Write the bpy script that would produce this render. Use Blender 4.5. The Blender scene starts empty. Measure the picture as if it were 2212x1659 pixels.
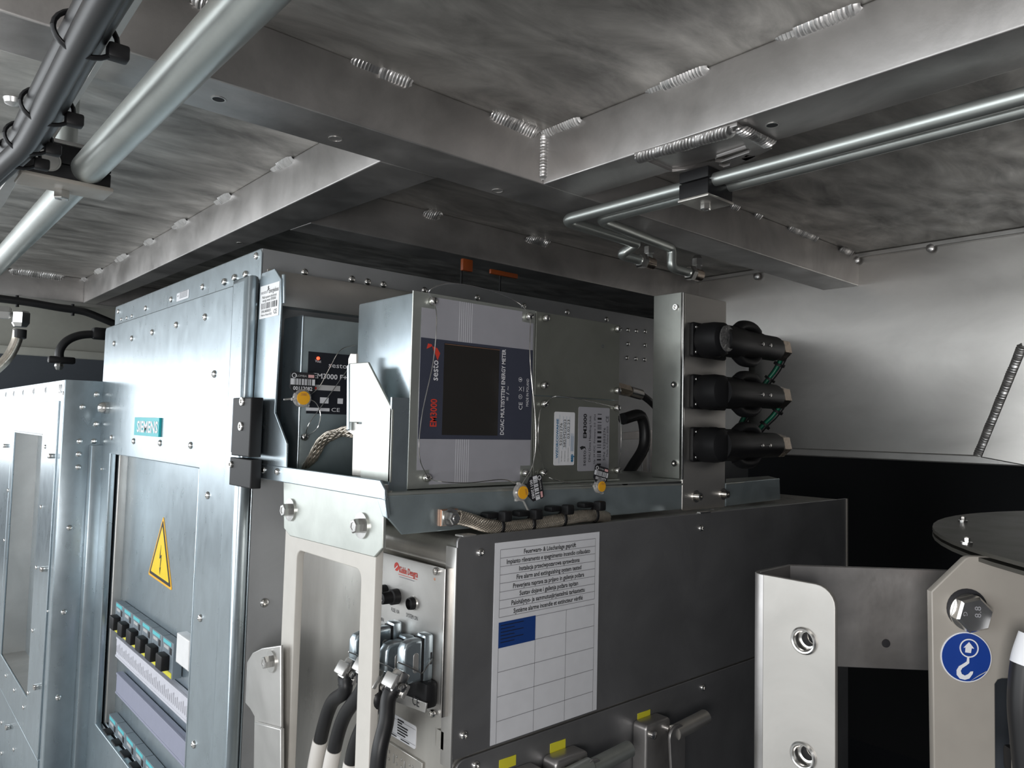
import bpy, bmesh, math, random
from mathutils import Vector, Matrix
random.seed(4)
V = Vector
scn = bpy.context.scene
COL = scn.collection
# ------------------------------------------------------------------ camera
RR = V((0.75068214, -0.66022943, 0.02394625))      # camera right in world
DD = V((0.05567268, 0.02709994, -0.99808123))      # camera down in world
FF = V((0.65831366, 0.75057491, 0.05710019))       # camera forward in world
FPX, CU, CV = 1607.9, 1106.0, 829.5                 # survey of the photograph, 2212 x 1659
cd = bpy.data.cameras.new('camera')
cam = bpy.data.objects.new('camera', cd); COL.objects.link(cam)
cam.matrix_world = Matrix((
    (RR.x, -DD.x, -FF.x, 0), (RR.y, -DD.y, -FF.y, 0), (RR.z, -DD.z, -FF.z, 0), (0, 0, 0, 1)))
cd.sensor_width = 36; cd.lens = FPX / 2212 * 36; cd.clip_start = 0.01; cd.clip_end = 50
scn.camera = cam
# ------------------------------------------------------------------ light
w = bpy.data.worlds.new('world'); scn.world = w; w.use_nodes = True
w.node_tree.nodes['Background'].inputs[0].default_value = (0.78, 0.80, 0.86, 1)
w.node_tree.nodes['Background'].inputs[1].default_value = 0.08
def area(name, loc, target, sx, sy, power, col):
    l = bpy.data.lights.new(name, 'AREA'); l.shape = 'RECTANGLE'; l.size = sx; l.size_y = sy
    l.energy = power; l.color = col
    o = bpy.data.objects.new(name, l); COL.objects.link(o); o.location = loc
    o.rotation_euler = (V(target) - V(loc)).to_track_quat('-Z', 'Y').to_euler()
    return o
area('daylight_side_hatch', (-1.6, 2.6, 0.08), (0.5, 2.5, 0.05), 5.2, 1.25, 80, (0.93, 0.97, 1.0))
area('daylight_far_hatch', (-0.75, 5.6, 0.05), (0.3, 1.5, -0.02), 1.9, 0.7, 15, (0.93, 0.97, 1.0))
area('added_fill_behind', (-0.30, -0.15, -0.12), (0.55, 0.7, -0.02), 0.35, 0.3, 6.0, (1.0, 0.98, 0.97))  # added fill for the faces towards the camera, no known lamp
scn.view_settings.view_transform = 'Standard'; scn.view_settings.look = 'None'
scn.view_settings.gamma = 1; scn.view_settings.use_curve_mapping = False
scn.view_settings.exposure = 0.0

# ------------------------------------------------------------------ materials
def metal(name, col, rough=0.35, met=1.0, var=0.12, scale=9, stretch=(1, 1, 1), bump=0.03, rvar=0.12, tint=None, spangle=0.0):
    m = bpy.data.materials.new(name); m.use_nodes = True
    nt = m.node_tree; N = nt.nodes; L = nt.links; b = N['Principled BSDF']
    b.inputs['Metallic'].default_value = met
    g = N.new('ShaderNodeNewGeometry'); mp = N.new('ShaderNodeMapping'); mp.inputs['Scale'].default_value = stretch
    L.new(g.outputs['Position'], mp.inputs['Vector'])
    n1 = N.new('ShaderNodeTexNoise'); n1.inputs['Scale'].default_value = scale; n1.inputs['Detail'].default_value = 7
    n1.inputs['Roughness'].default_value = 0.62; n1.inputs['Distortion'].default_value = 0.6
    L.new(mp.outputs[0], n1.inputs['Vector'])
    r = N.new('ShaderNodeValToRGB'); r.color_ramp.elements[0].position = 0.3; r.color_ramp.elements[1].position = 0.7
    c0 = [c * (1 - var) for c in col]; c1 = [min(1, c * (1 + var)) for c in col]
    if tint: c0 = [a * t for a, t in zip(c0, tint)]
    r.color_ramp.elements[0].color = (*c0, 1); r.color_ramp.elements[1].color = (*c1, 1)
    L.new(n1.outputs['Fac'], r.inputs['Fac'])
    L.new(r.outputs[0], b.inputs['Base Color'])
    mr = N.new('ShaderNodeMapRange'); mr.inputs['From Min'].default_value = 0.3; mr.inputs['From Max'].default_value = 0.7
    mr.inputs['To Min'].default_value = rough + rvar / 2; mr.inputs['To Max'].default_value = max(0.05, rough - rvar / 2)
    n2 = N.new('ShaderNodeTexNoise'); n2.inputs['Scale'].default_value = scale * 2.3; n2.inputs['Detail'].default_value = 5
    L.new(mp.outputs[0], n2.inputs['Vector']); L.new(n2.outputs['Fac'], mr.inputs['Value'])
    L.new(mr.outputs[0], b.inputs['Roughness'])
    n3 = N.new('ShaderNodeTexNoise'); n3.inputs['Scale'].default_value = 160; n3.inputs['Detail'].default_value = 3
    L.new(mp.outputs[0], n3.inputs['Vector'])
    bp = N.new('ShaderNodeBump'); bp.inputs['Strength'].default_value = bump; bp.inputs['Distance'].default_value = 0.002
    L.new(n3.outputs['Fac'], bp.inputs['Height']); L.new(bp.outputs[0], b.inputs['Normal'])
    return m
def plain(name, col, rough=0.5, met=0.0, emit=0, spec=0.5, trans=0, var=0.06):
    m = bpy.data.materials.new(name); m.use_nodes = True
    nt = m.node_tree; b = nt.nodes['Principled BSDF']
    n = nt.nodes.new('ShaderNodeTexNoise'); n.inputs['Scale'].default_value = 60
    g = nt.nodes.new('ShaderNodeNewGeometry'); nt.links.new(g.outputs['Position'], n.inputs['Vector'])
    mx = nt.nodes.new('ShaderNodeMix'); mx.data_type = 'RGBA'
    mx.inputs[6].default_value = (*[c * (1 - var) for c in col], 1); mx.inputs[7].default_value = (*[min(1, c * (1 + var)) for c in col], 1)
    nt.links.new(n.outputs['Fac'], mx.inputs[0]); nt.links.new(mx.outputs[2], b.inputs['Base Color'])
    b.inputs['Roughness'].default_value = rough; b.inputs['Metallic'].default_value = met
    b.inputs['Specular IOR Level'].default_value = spec
    if emit:
        b.inputs['Emission Color'].default_value = (*col, 1); b.inputs['Emission Strength'].default_value = emit
    if trans: b.inputs['Transmission Weight'].default_value = trans
    return m
ALU = metal('raw_aluminium', (0.47, 0.455, 0.445), 0.42, 0.85, 0.30, 5, (1, 1, 1), 0.06, 0.22)
ALUC = metal('smeared_aluminium_sheet', (0.47, 0.455, 0.43), 0.44, 0.7, 0.55, 5.5, (1, 2.4, 1), 0.04, 0.25)
ALUL = metal('bright_aluminium', (0.55, 0.54, 0.52), 0.38, 0.8, 0.12, 6, (1, 1, 1), 0.03, 0.15)
ALUW = metal('wall_aluminium', (0.66, 0.64, 0.61), 0.33, 0.95, 0.12, 3, (1, 1, 2), 0.01, 0.06)
ALUF = metal('matt_aluminium', (0.44, 0.425, 0.40), 0.50, 0.75, 0.12, 8, (1, 1, 1), 0.02, 0.1)
ZINCO = metal('olive_passivated_cover', (0.26, 0.27, 0.24), 0.42, 0.7, 0.10, 12, (1, 1, 1), 0.015, 0.06)
OLIVE = metal('dark_olive_sheet', (0.075, 0.072, 0.062), 0.45, 0.4, 0.10, 12, (1, 1, 1), 0.01, 0.06)
GROUND = metal('pale_bounce_ground', (0.60, 0.59, 0.57), 0.9, 0.0, 0.12, 4)  # kept pale so it throws light up to the roof
WELD = metal('weld_bead_metal', (0.62, 0.61, 0.60), 0.34, 0.9, 0.15, 60, (1, 1, 1), 0.08, 0.1)
ZINC = metal('galvanised_steel', (0.45, 0.52, 0.56), 0.29, 0.88, 0.09, 26, (1, 1, 0.6), 0.015, 0.04)
ZINCY = metal('passivated_zinc_steel', (0.53, 0.555, 0.52), 0.38, 0.8, 0.10, 18, (1, 1, 1), 0.015, 0.05)
ZINCB = metal('blueish_zinc_steel', (0.40, 0.47, 0.49), 0.36, 0.75, 0.14, 14, (1, 1, 1), 0.03, 0.12)
STEEL = metal('stainless_sheet', (0.30, 0.30, 0.305), 0.40, 0.75, 0.16, 7, (1, 1, 1), 0.03, 0.12)
INOX = metal('brushed_stainless', (0.60, 0.58, 0.54), 0.33, 0.85, 0.14, 10, (1, 1, 0.3), 0.04, 0.14)
PIPE = metal('zinc_plated_pipe', (0.50, 0.53, 0.51), 0.36, 0.85, 0.05, 20, (1, 1, 1), 0.0, 0.04)
SIDEM = metal('satin_grey_sheet', (0.40, 0.41, 0.42), 0.42, 0.6, 0.08, 10, (1, 1, 1), 0.01, 0.05)
CHROME = metal('bright_fastener_steel', (0.72, 0.71, 0.69), 0.22, 1.0, 0.08, 40, (1, 1, 1), 0.0, 0.06)
TIN = metal('tinned_copper_braid', (0.55, 0.50, 0.43), 0.34, 0.9, 0.2, 80, (1, 1, 1), 0.0, 0.1)
COPPER = metal('copper_lug', (0.62, 0.33, 0.22), 0.4, 0.8, 0.15, 40)
NICKEL = metal('nickel_gland', (0.62, 0.53, 0.45), 0.25, 1.0, 0.1, 40)
CREAM = plain('cream_paint', (0.60, 0.575, 0.53), 0.38)
BEIGE = plain('beige_grey_paint', (0.34, 0.315, 0.28), 0.4)
BLACK = plain('black_plastic', (0.009, 0.009, 0.010), 0.5, spec=0.3)
RUBBER = plain('black_cable_rubber', (0.014, 0.014, 0.015), 0.42, spec=0.4)
DARK = plain('dark_void_shade', (0.02, 0.022, 0.025), 0.8)  # near-black put in for shade, in drilled holes and the far space
GREYD = plain('dark_grey_panel', (0.07, 0.08, 0.095), 0.6)
WALLC = plain('cream_wall_panel', (0.36, 0.36, 0.32), 0.6)
WHITE = plain('white_label', (0.74, 0.75, 0.78), 0.4)
WHITEP = plain('white_plastic', (0.85, 0.85, 0.85), 0.4)
INK = plain('black_ink', (0.015, 0.015, 0.018), 0.6)
GREYINK = plain('grey_ink', (0.28, 0.28, 0.3), 0.6)
PRINTW = plain('white_ink', (0.75, 0.75, 0.78), 0.5)
LILAC = plain('silver_foil_print', (0.42, 0.42, 0.46), 0.38, 0.25)
NAVY = plain('navy_print', (0.045, 0.05, 0.075), 0.42)
NAVYD = plain('dark_faceplate', (0.018, 0.02, 0.026), 0.35)
SCREEN = plain('display_glass', (0.022, 0.02, 0.018), 0.3)
RED = plain('red_print', (0.62, 0.05, 0.03), 0.5)
REDL = plain('red_led_glow', (1.0, 0.08, 0.03), 0.4, emit=2.5)
AMBER = plain('amber_lens', (0.9, 0.16, 0.02), 0.4, emit=0.35)
PINK = plain('pale_pink_print', (0.75, 0.42, 0.42), 0.5)
AMBERD = plain('dull_orange_plastic', (0.36, 0.075, 0.012), 0.5)
ORANGE = plain('amber_seal_insert', (0.86, 0.42, 0.02), 0.4)
CLEAR = plain('clear_seal_plastic', (0.85, 0.83, 0.8), 0.15, trans=0.75)
TEAL = plain('teal_sign_plastic', (0.0, 0.42, 0.46), 0.4)
CYAN = plain('cyan_marker', (0.12, 0.55, 0.6), 0.5)
YEL = plain('yellow_sign', (0.93, 0.66, 0.0), 0.4)
YELO = plain('orange_sign_border', (0.95, 0.48, 0.0), 0.4)
YELL = plain('yellow_tag', (0.72, 0.66, 0.04), 0.5)
BLUE = plain('blue_sticker', (0.012, 0.05, 0.22), 0.45)
BLUES = plain('royal_blue_sign', (0.01, 0.045, 0.26), 0.35)
BLUEI = plain('blue_ink', (0.02, 0.16, 0.32), 0.5)
BREAK = plain('breaker_grey', (0.19, 0.23, 0.26), 0.5)
DUCTG = plain('lilac_cable_duct', (0.30, 0.31, 0.40), 0.5)
DUCTW = plain('pale_cable_duct', (0.62, 0.62, 0.68), 0.5)
SLEEVE = plain('white_braided_sleeve', (0.68, 0.65, 0.61), 0.7)
GREEN = plain('green_cable', (0.0, 0.13, 0.07), 0.4)
GOLDSC = plain('scribble_grey', (0.5, 0.5, 0.5), 0.5)

# ------------------------------------------------------------------ survey planes: a picture point cast on a real plane
def ray(u, v):
    return RR * ((u - CU) / FPX) + DD * ((v - CV) / FPX) + FF
class PL:
    def __init__(s, p, n, r, up): s.p = V(p); s.n = V(n).normalized(); s.r = V(r).normalized(); s.u = V(up).normalized()
    def at(s, u, v):
        d = ray(u, v); return d * (s.p.dot(s.n) / d.dot(s.n))
    def to2(s, P): q = P - s.p; return (q.dot(s.r), q.dot(s.u))
    def p2(s, u, v): return s.to2(s.at(u, v))
    def w(s, a, b, h=0): return s.p + s.r * a + s.u * b + s.n * h
    def up_by(s, h): return PL(s.p + s.n * h, s.n, s.r, s.u)
def PX(c): return PL((c, 0, 0), (-1, 0, 0), (0, -1, 0), (0, 0, 1))
def PY(c): return PL((0, c, 0), (0, -1, 0), (1, 0, 0), (0, 0, 1))
def PZ(c): return PL((0, 0, c), (0, 0, -1), (0, 1, 0), (1, 0, 0))
def PZU(c): return PL((0, 0, c), (0, 0, 1), (1, 0, 0), (0, 1, 0))
WL = {}
def wloc(o):
    return WL.get(o.name, V((0, 0, 0))) if o else V((0, 0, 0))
def place(name, me, par, loc, rot=None):
    o = bpy.data.objects.new(name, me); COL.objects.link(o)
    o.parent = par; o.location = V(loc) - wloc(par)
    if rot is not None: o.rotation_euler = rot
    WL[o.name] = V(loc)
    return o
def finish(name, me, mat, par=None, smooth=False, label=None):
    if me.materials: me.materials.clear()
    me.materials.append(mat)
    vs = [v.co for v in me.vertices]
    c = V([(min(v[i] for v in vs) + max(v[i] for v in vs)) / 2 for i in range(3)])
    me.transform(Matrix.Translation(-c))
    if smooth is True: me.shade_smooth()
    elif smooth:
        me.shade_smooth(); me.set_sharp_from_angle(angle=math.radians(smooth))
    o = place(name, me, par, c)
    if label: o['label'] = label
    return o
def thing(name, loc, label, cat, group=None):
    o = bpy.data.objects.new(name, None); COL.objects.link(o); o.location = V(loc); WL[o.name] = V(loc)
    o.empty_display_size = 0.02; o['label'] = label; o['category'] = cat
    if group: o['group'] = group
    return o
def tag(o, label, cat, group=None, kind=None):
    o['label'] = label; o['category'] = cat
    if group: o['group'] = group
    if kind: o['kind'] = kind
    return o
def poly2(name, pl, pts, th, mat, par, holes=(), bev=0.0, label=None, smooth=False):
    """flat piece in plane pl from 2D outline, front face on the plane"""
    cu = bpy.data.curves.new(name, 'CURVE'); cu.dimensions = '2D'; cu.fill_mode = 'BOTH'
    bev = min(bev, th * 0.45)
    cu.extrude = max(th / 2 - bev, 0.00002); cu.bevel_depth = bev; cu.bevel_resolution = 2; cu.offset = -bev
    for ring in [pts] + list(holes):
        sp = cu.splines.new('POLY'); sp.points.add(len(ring) - 1); sp.use_cyclic_u = True
        for p, q in zip(sp.points, ring): p.co = (q[0], q[1], 0, 1)
    ob = bpy.data.objects.new('tmp', cu)
    me = bpy.data.meshes.new_from_object(ob); bpy.data.objects.remove(ob); bpy.data.curves.remove(cu)
    m = Matrix((( pl.r.x, pl.u.x, pl.n.x, 0), (pl.r.y, pl.u.y, pl.n.y, 0), (pl.r.z, pl.u.z, pl.n.z, 0), (0, 0, 0, 1)))
    m.translation = pl.p - pl.n * (th / 2)
    me.transform(m); me.name = name
    return finish(name, me, mat, par, 35 if bev else smooth, label)
def plate(name, pl, px, th, mat, par, holes=(), bev=0.0006, label=None):
    return poly2(name, pl, [pl.p2(*p) for p in px], th, mat, par, [[pl.p2(*p) for p in h] for h in holes], bev, label)
def rrect(a0, b0, a1, b1, r=0.0, n=4):
    if a0 > a1: a0, a1 = a1, a0
    if b0 > b1: b0, b1 = b1, b0
    if r <= 0: return [(a0, b0), (a1, b0), (a1, b1), (a0, b1)]
    out = []
    for cx, cy, s in ((a0 + r, b0 + r, 180), (a1 - r, b0 + r, 270), (a1 - r, b1 - r, 0), (a0 + r, b1 - r, 90)):
        for k in range(n + 1):
            t = math.radians(s + 90 * k / n); out.append((cx + r * math.cos(t), cy + r * math.sin(t)))
    return out
def rplate(name, pl, p0, p1, th, mat, par, r=0.0, bev=0.0, label=None, holes=()):
    a, b = pl.p2(*p0), pl.p2(*p1)
    return poly2(name, pl, rrect(*a, *b, r), th, mat, par, holes, bev, label)
def circ(c, r, n=24): return [(c[0] + r * math.cos(2 * math.pi * k / n), c[1] + r * math.sin(2 * math.pi * k / n)) for k in range(n)]
def box(name, x0, x1, y0, y1, z0, z1, mat, par=None, bev=0.0, label=None, seg=2):
    bm = bmesh.new(); bmesh.ops.create_cube(bm, size=1)
    for v in bm.verts:
        v.co = V((x0 + (v.co.x + .5) * (x1 - x0), y0 + (v.co.y + .5) * (y1 - y0), z0 + (v.co.z + .5) * (z1 - z0)))
    if bev: bmesh.ops.bevel(bm, geom=list(bm.edges), offset=bev, segments=seg, profile=0.5, affect='EDGES', clamp_overlap=True)
    bmesh.ops.recalc_face_normals(bm, faces=bm.faces)
    me = bpy.data.meshes.new(name); bm.to_mesh(me); bm.free()
    return finish(name, me, mat, par, 40 if bev else False, label)
def obox(name, c, ax, ay, az, sx, sy, sz, mat, par, bev=0.0, seg=2, label=None):
    bm = bmesh.new(); bmesh.ops.create_cube(bm, size=1)
    ax, ay, az = V(ax).normalized(), V(ay).normalized(), V(az).normalized()
    if bev:
        for v in bm.verts: v.co = V((v.co.x * sx, v.co.y * sy, v.co.z * sz))
        bmesh.ops.bevel(bm, geom=list(bm.edges), offset=bev, segments=seg, profile=0.5, affect='EDGES', clamp_overlap=True)
        for v in bm.verts: v.co = V(c) + ax * v.co.x + ay * v.co.y + az * v.co.z
    else:
        for v in bm.verts: v.co = V(c) + ax * v.co.x * sx + ay * v.co.y * sy + az * v.co.z * sz
    bmesh.ops.recalc_face_normals(bm, faces=bm.faces)
    me = bpy.data.meshes.new(name); bm.to_mesh(me); bm.free()
    return finish(name, me, mat, par, 40 if bev else False, label)
def frame_of(d):
    d = V(d).normalized(); a = V((0, 0, 1)) if abs(d.z) < 0.9 else V((1, 0, 0))
    x = a.cross(d).normalized(); return x, d.cross(x), d
def lathe_me(name, prof, seg=20, base=(0, 0, 0), axis=(0, 0, 1), rot=0.0, cap=True):
    """prof list of (radius, height) along axis, capped"""
    x, y, d = frame_of(axis); b = V(base); vs = []; fs = []
    for r, h in prof:
        for k in range(seg):
            t = 2 * math.pi * k / seg + rot
            vs.append(b + d * h + x * (r * math.cos(t)) + y * (r * math.sin(t)))
    for i in range(len(prof) - 1):
        for k in range(seg):
            a, c = i * seg + k, i * seg + (k + 1) % seg
            fs.append((a, c, c + seg, a + seg))
    if cap: fs.append(tuple(range(seg))[::-1]); n = (len(prof) - 1) * seg; fs.append(tuple(range(n, n + seg)))
    me = bpy.data.meshes.new(name); me.from_pydata([tuple(v) for v in vs], [], fs); me.update()
    return me
def lathe(name, prof, base, axis, mat, par, seg=20, smooth=40, rot=0.0, label=None):
    return finish(name, lathe_me(name, prof, seg, base, axis, rot), mat, par, smooth, label)
def ring_me(r0, r1, h, seg, base, axis):
    return lathe_me('ring', [(r0, 0), (r1, 0), (r1, h), (r0, h), (r0, 0)], seg, base, axis, 0.0, False)
def fillet(pts, r, n=6):
    pts = [V(p) for p in pts]; out = [pts[0]]
    for a, b, c in zip(pts, pts[1:], pts[2:]):
        d0, d1 = (a - b), (c - b); q = min(r, d0.length * .48, d1.length * .48)
        s, e = b + d0.normalized() * q, b + d1.normalized() * q
        for k in range(n + 1):
            t = k / n; out.append(s * (1 - t) ** 2 + b * 2 * t * (1 - t) + e * t * t)
    out.append(pts[-1]); return out
def spline(pts, n=8):
    pts = [V(p) for p in pts]; P = [pts[0] * 2 - pts[1]] + pts + [pts[-1] * 2 - pts[-2]]; out = []
    for i in range(1, len(P) - 2):
        for k in range(n):
            t = k / n; a, b, c, d = P[i - 1], P[i], P[i + 1], P[i + 2]
            out.append(.5 * ((2 * b) + (c - a) * t + (2 * a - 5 * b + 4 * c - d) * t * t + (3 * b - a - 3 * c + d) * t ** 3))
    out.append(pts[-1]); return out
def sweep_me(name, pts, r, seg=12, rad=None, sq=1.0):
    vs = []; fs = []; n = len(pts); up = None
    for i, p in enumerate(pts):
        d = (pts[min(i + 1, n - 1)] - pts[max(i - 1, 0)]).normalized()
        if up is None: x, y, _ = frame_of(d)
        else:
            x = (up - d * up.dot(d)).normalized(); y = d.cross(x)
        up = x; rr = r if rad is None else rad(i / (n - 1))
        for k in range(seg):
            t = 2 * math.pi * k / seg; vs.append(p + x * (rr * math.cos(t)) + y * (rr * sq * math.sin(t)))
    for i in range(n - 1):
        for k in range(seg):
            a, c = i * seg + k, i * seg + (k + 1) % seg; fs.append((a, c, c + seg, a + seg))
    fs.append(tuple(range(seg))[::-1]); m = (n - 1) * seg; fs.append(tuple(range(m, m + seg)))
    me = bpy.data.meshes.new(name); me.from_pydata([tuple(v) for v in vs], [], fs); me.update(); return me
def tube(name, pts, r, mat, par=None, seg=14, label=None, rad=None, sq=1.0):
    return finish(name, sweep_me(name, [V(p) for p in pts], r, seg, rad, sq), mat, par, 50, label)
def join_me(name, mes):
    bm = bmesh.new()
    for m in mes: bm.from_mesh(m)
    me = bpy.data.meshes.new(name); bm.to_mesh(me); bm.free(); return me
def text(s, pl, c, h, mat, par, wid=None, r=None, u=None, al='C', px=True, bold=0.0, lift=0.0003, name='lettering'):
    """flat print on plane pl, c = pixel of anchor, h = cap height in m, wid = total width"""
    cu = bpy.data.curves.new(name, 'FONT'); cu.body = s; cu.size = 1; cu.offset = bold; cu.resolution_u = 2
    cu.align_x = {'C': 'CENTER', 'L': 'LEFT', 'R': 'RIGHT'}[al]; cu.fill_mode = 'FRONT'
    ob = bpy.data.objects.new('tmp', cu); me = bpy.data.meshes.new_from_object(ob)
    bpy.data.objects.remove(ob); bpy.data.curves.remove(cu)
    if not me.vertices: return None
    xs = [v.co.x for v in me.vertices]; W = max(xs) - min(xs)
    k = h / 0.70; kx = k if wid is None else wid / W
    r = pl.r if r is None else V(r); u = pl.u if u is None else V(u)
    P = (pl.at(*c) if px else V(c)) + pl.n * lift
    for v in me.vertices:
        x, y = v.co.x * kx, (v.co.y - 0.35) * k
        v.co = P + r * x + u * y
    me.name = name
    return finish(name, me, mat, par)
def bars(pl, a0, b0, a1, b1, n, mat, par, along='a', seed=1, lift=0.0003, name='barcode'):
    rnd = random.Random(seed); vs = []; fs = []; t = 0; w = []
    while t < n: q = rnd.choice((1, 1, 2, 3)); w.append((t, q * .6)); t += q + rnd.choice((.6, 1, 1.6))
    T = w[-1][0] + w[-1][1]
    for s, q in w:
        s0, s1 = s / T, (s + q) / T
        if along == 'a': R = (a0 + (a1 - a0) * s0, b0, a0 + (a1 - a0) * s1, b1)
        else: R = (a0, b0 + (b1 - b0) * s0, a1, b0 + (b1 - b0) * s1)
        i = len(vs)
        for x, y in ((R[0], R[1]), (R[2], R[1]), (R[2], R[3]), (R[0], R[3])): vs.append(tuple(pl.w(x, y, lift)))
        fs.append((i, i + 1, i + 2, i + 3))
    me = bpy.data.meshes.new(name); me.from_pydata(vs, [], fs); me.update()
    o = finish(name, me, mat, par); o['kind'] = 'stuff'; return o
def lines(pl, segs, wd, mat, par, name='ruled_lines', lift=0.0003):
    vs = []; fs = []
    for (a0, b0, a1, b1) in segs:
        d = V((a1 - a0, b1 - b0)); nn = V((-d.y, d.x)).normalized() * wd / 2; i = len(vs)
        for x, y in ((a0 + nn.x, b0 + nn.y), (a0 - nn.x, b0 - nn.y), (a1 - nn.x, b1 - nn.y), (a1 + nn.x, b1 + nn.y)): vs.append(tuple(pl.w(x, y, lift)))
        fs.append((i, i + 1, i + 2, i + 3))
    me = bpy.data.meshes.new(name); me.from_pydata(vs, [], fs); me.update()
    o = finish(name, me, mat, par); o['kind'] = 'stuff'; return o

# shared fastener meshes (local +Z is outward)
def shared(name, mes, mat, smooth=40):
    me = join_me(name, mes) if isinstance(mes, list) else mes
    me.materials.append(mat); me.shade_smooth(); me.set_sharp_from_angle(angle=math.radians(smooth)); return me
R0 = 0.0058
RIV = shared('rivet', lathe_me('rivet', [(R0, 0), (R0, .0007), (R0 * .93, .0016), (R0 * .72, .0027), (R0 * .42, .0033), (R0 * .36, .0024), (R0 * .1, .0022)], 16), CHROME)
DOME = shared('dome_screw', lathe_me('d', [(R0, 0), (R0, .0012), (R0 * .9, .0028), (R0 * .62, .0042), (R0 * .38, .0045), (R0 * .36, .0026), (R0 * .1, .0026)], 16), CHROME)
SOCK = shared('socket_screw', lathe_me('s', [(.0045, 0), (.0045, .004), (.0042, .0045), (.0024, .0045), (.0023, .002), (.0005, .002)], 16), CHROME)
def nrm_rot(n): return V(n).normalized().to_track_quat('Z', 'Y').to_euler()
def stud(me, pl, uv, par, s=1.0, name='rivet'):
    o = place(name, me, par, pl.at(*uv), nrm_rot(pl.n)); o.scale = (s, s, s); return o
def bolt(par, p, n, af, h, mat=CHROME, wr=None, wh=.0018, rot=0.3, flange=0, ring=None):
    """hexagon bolt head with washer"""
    n = V(n).normalized(); R = af / math.sqrt(3)
    b = V(p) + n * (wh if wr else 0)
    hd = lathe('bolt_head', [(R * .98, 0), (R, h * .1), (R, h * .85), (R * .86, h), (R * .55, h), (R * .5, h * .93), (R * .1, h * .93)], b, n, mat, par, 6, 20, rot)
    if wr: finish('washer', ring_me(R * .5, wr, wh, 28, V(p), n), mat, hd, 40)
    return hd
def slotscrew(par, p, n, r=.0045, h=.006, ang=0.4):
    n = V(n).normalized(); x, y, d = frame_of(n)
    me = lathe_me('seal_screw', [(r * .8, 0), (r, .0008), (r, h * .55), (r * .82, h * .85), (r * .5, h), (r * .05, h * 1.02)], 18, p, n)
    o = finish('seal_screw', me, CHROME, par, 50)
    a = x * math.cos(ang) + y * math.sin(ang); b = n.cross(a)
    obox('slot', V(p) + n * (h * 1.0), a, b, n, r * 1.5, r * .28, h * .1, INK, o)
    hs = V(p) + n * h * .4 - x * r * .98
    return o
def bead(par, p0, p1, n, wd, name='weld_bead', flat=0.0, hh=.3):
    """rippled weld seam, half sunk in the corner between two sheets"""
    p0, p1 = V(p0), V(p1); d = (p1 - p0); Ln = d.length; d.normalize(); n = V(n).normalized(); s = d.cross(n).normalized()
    m = max(10, int(Ln / .0011)); vs = []; fs = []; sg = 10; per = 4
    for i in range(m + 1):
        t = i / m; ph = (i % per) / per
        e = min(1, (min(t, 1 - t) * Ln / (wd * .35)) + .15) ** .5
        k = (1 - .16 * ph) * e * (1 + .06 * math.sin(i * 1.7))
        hf = 0.45 if t < flat else 1
        for j in range(sg + 1):
            a = math.pi * j / sg; lag = wd * .28 * math.sin(a)
            vs.append(tuple(p0 + d * (Ln * t - lag * .9) + s * (math.cos(a) * wd / 2 * k) + n * (math.sin(a) * wd * hh * k * hf)))
    for i in range(m):
        for j in range(sg):
            a = i * (sg + 1) + j; fs.append((a, a + 1, a + sg + 2, a + sg + 1))
    me = bpy.data.meshes.new(name); me.from_pydata(vs, [], fs); me.update()
    return finish(name, me, WELD, par, 25)

# ================================================================== SETTING
ZC, ZB = 0.402, 0.33
ceil = box('ceiling', -0.15, 2.4, -0.6, 3.3, ZC, ZC + .02, ALUC)
ceil['kind'] = 'structure'; ceil['label'] = 'smeared raw aluminium roof sheet with welded beams'; ceil['category'] = 'ceiling'
def beam(pts, label=None, mat=ALU):
    o = poly2('roof_beam', PZ(ZB), [(y, x) for x, y in pts], ZC - ZB, mat, ceil, (), .0022)
    if label: o['label'] = label
    return o
bA = beam([(-0.15, .7262), (1.652, .7262), (1.652, .807), (-0.15, .807)])
bB = beam([(.6845, -0.6), (.764, -0.6), (.764, .7258), (.6845, .7258)])
bC = beam([(.478, .8075), (.566, .8075), (.541, 1.28), (.51, 2.45), (.478, 2.45)])
bD = beam([(.55, 1.145), (1.652, 1.145), (1.652, 1.215), (.545, 1.215)])
bE = beam([(-0.15, 2.452), (.9, 2.452), (.9, 2.53), (-0.15, 2.53)])
PA, PB, PC, PD, PR = PY(.7255), PX(.6838), PX(.4772), PY(1.1443), PY(.7255)
def beadpx(par, pl, a, b, n, wd, flat=0.0):
    A, B = pl.at(*a), pl.at(*b); A.z = min(A.z, ZC); B.z = min(B.z, ZC); bead(par, A, B, n, wd * 1.45, flat=flat, hh=.24)
dA, dB = (0, -.749, -.65), (-.749, 0, -.65)
beadpx(bA, PA, (768, 134), (898, 182), dA, .017, .45)
beadpx(bA, PA, (1068, 248), (1166, 292), dA, .018)
beadpx(bA, PA, (425, 2), (470, 14), dA, .016)
beadpx(bB, PB, (1172, 288), (1263, 246), dB, .017)
beadpx(bB, PB, (1403, 190), (1540, 134), dB, .017, .3)
beadpx(bB, PB, (1688, 74), (1876, 2), dB, .018, .25)
bead(bB, (.684, .7258, ZC - .004), (.684, .7258, ZB + .002), (-.7, -.7, 0), .015, hh=.4)
for a, b in (((590, 360), (638, 334)), ((467, 437), (502, 413)), ((374, 490), (406, 470)), ((313, 524), (333, 513)), ((250, 560), (276, 546)), ((205, 585), (222, 575)), ((172, 602), (188, 594)), ((138, 625), (146, 620))):
    beadpx(bC, PC, a, b, dB, .02, .4)
beadpx(bD, PD, (920, 460), (955, 470), dA, .018)
beadpx(bD, PD, (1140, 515), (1188, 528), dA, .018)
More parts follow.
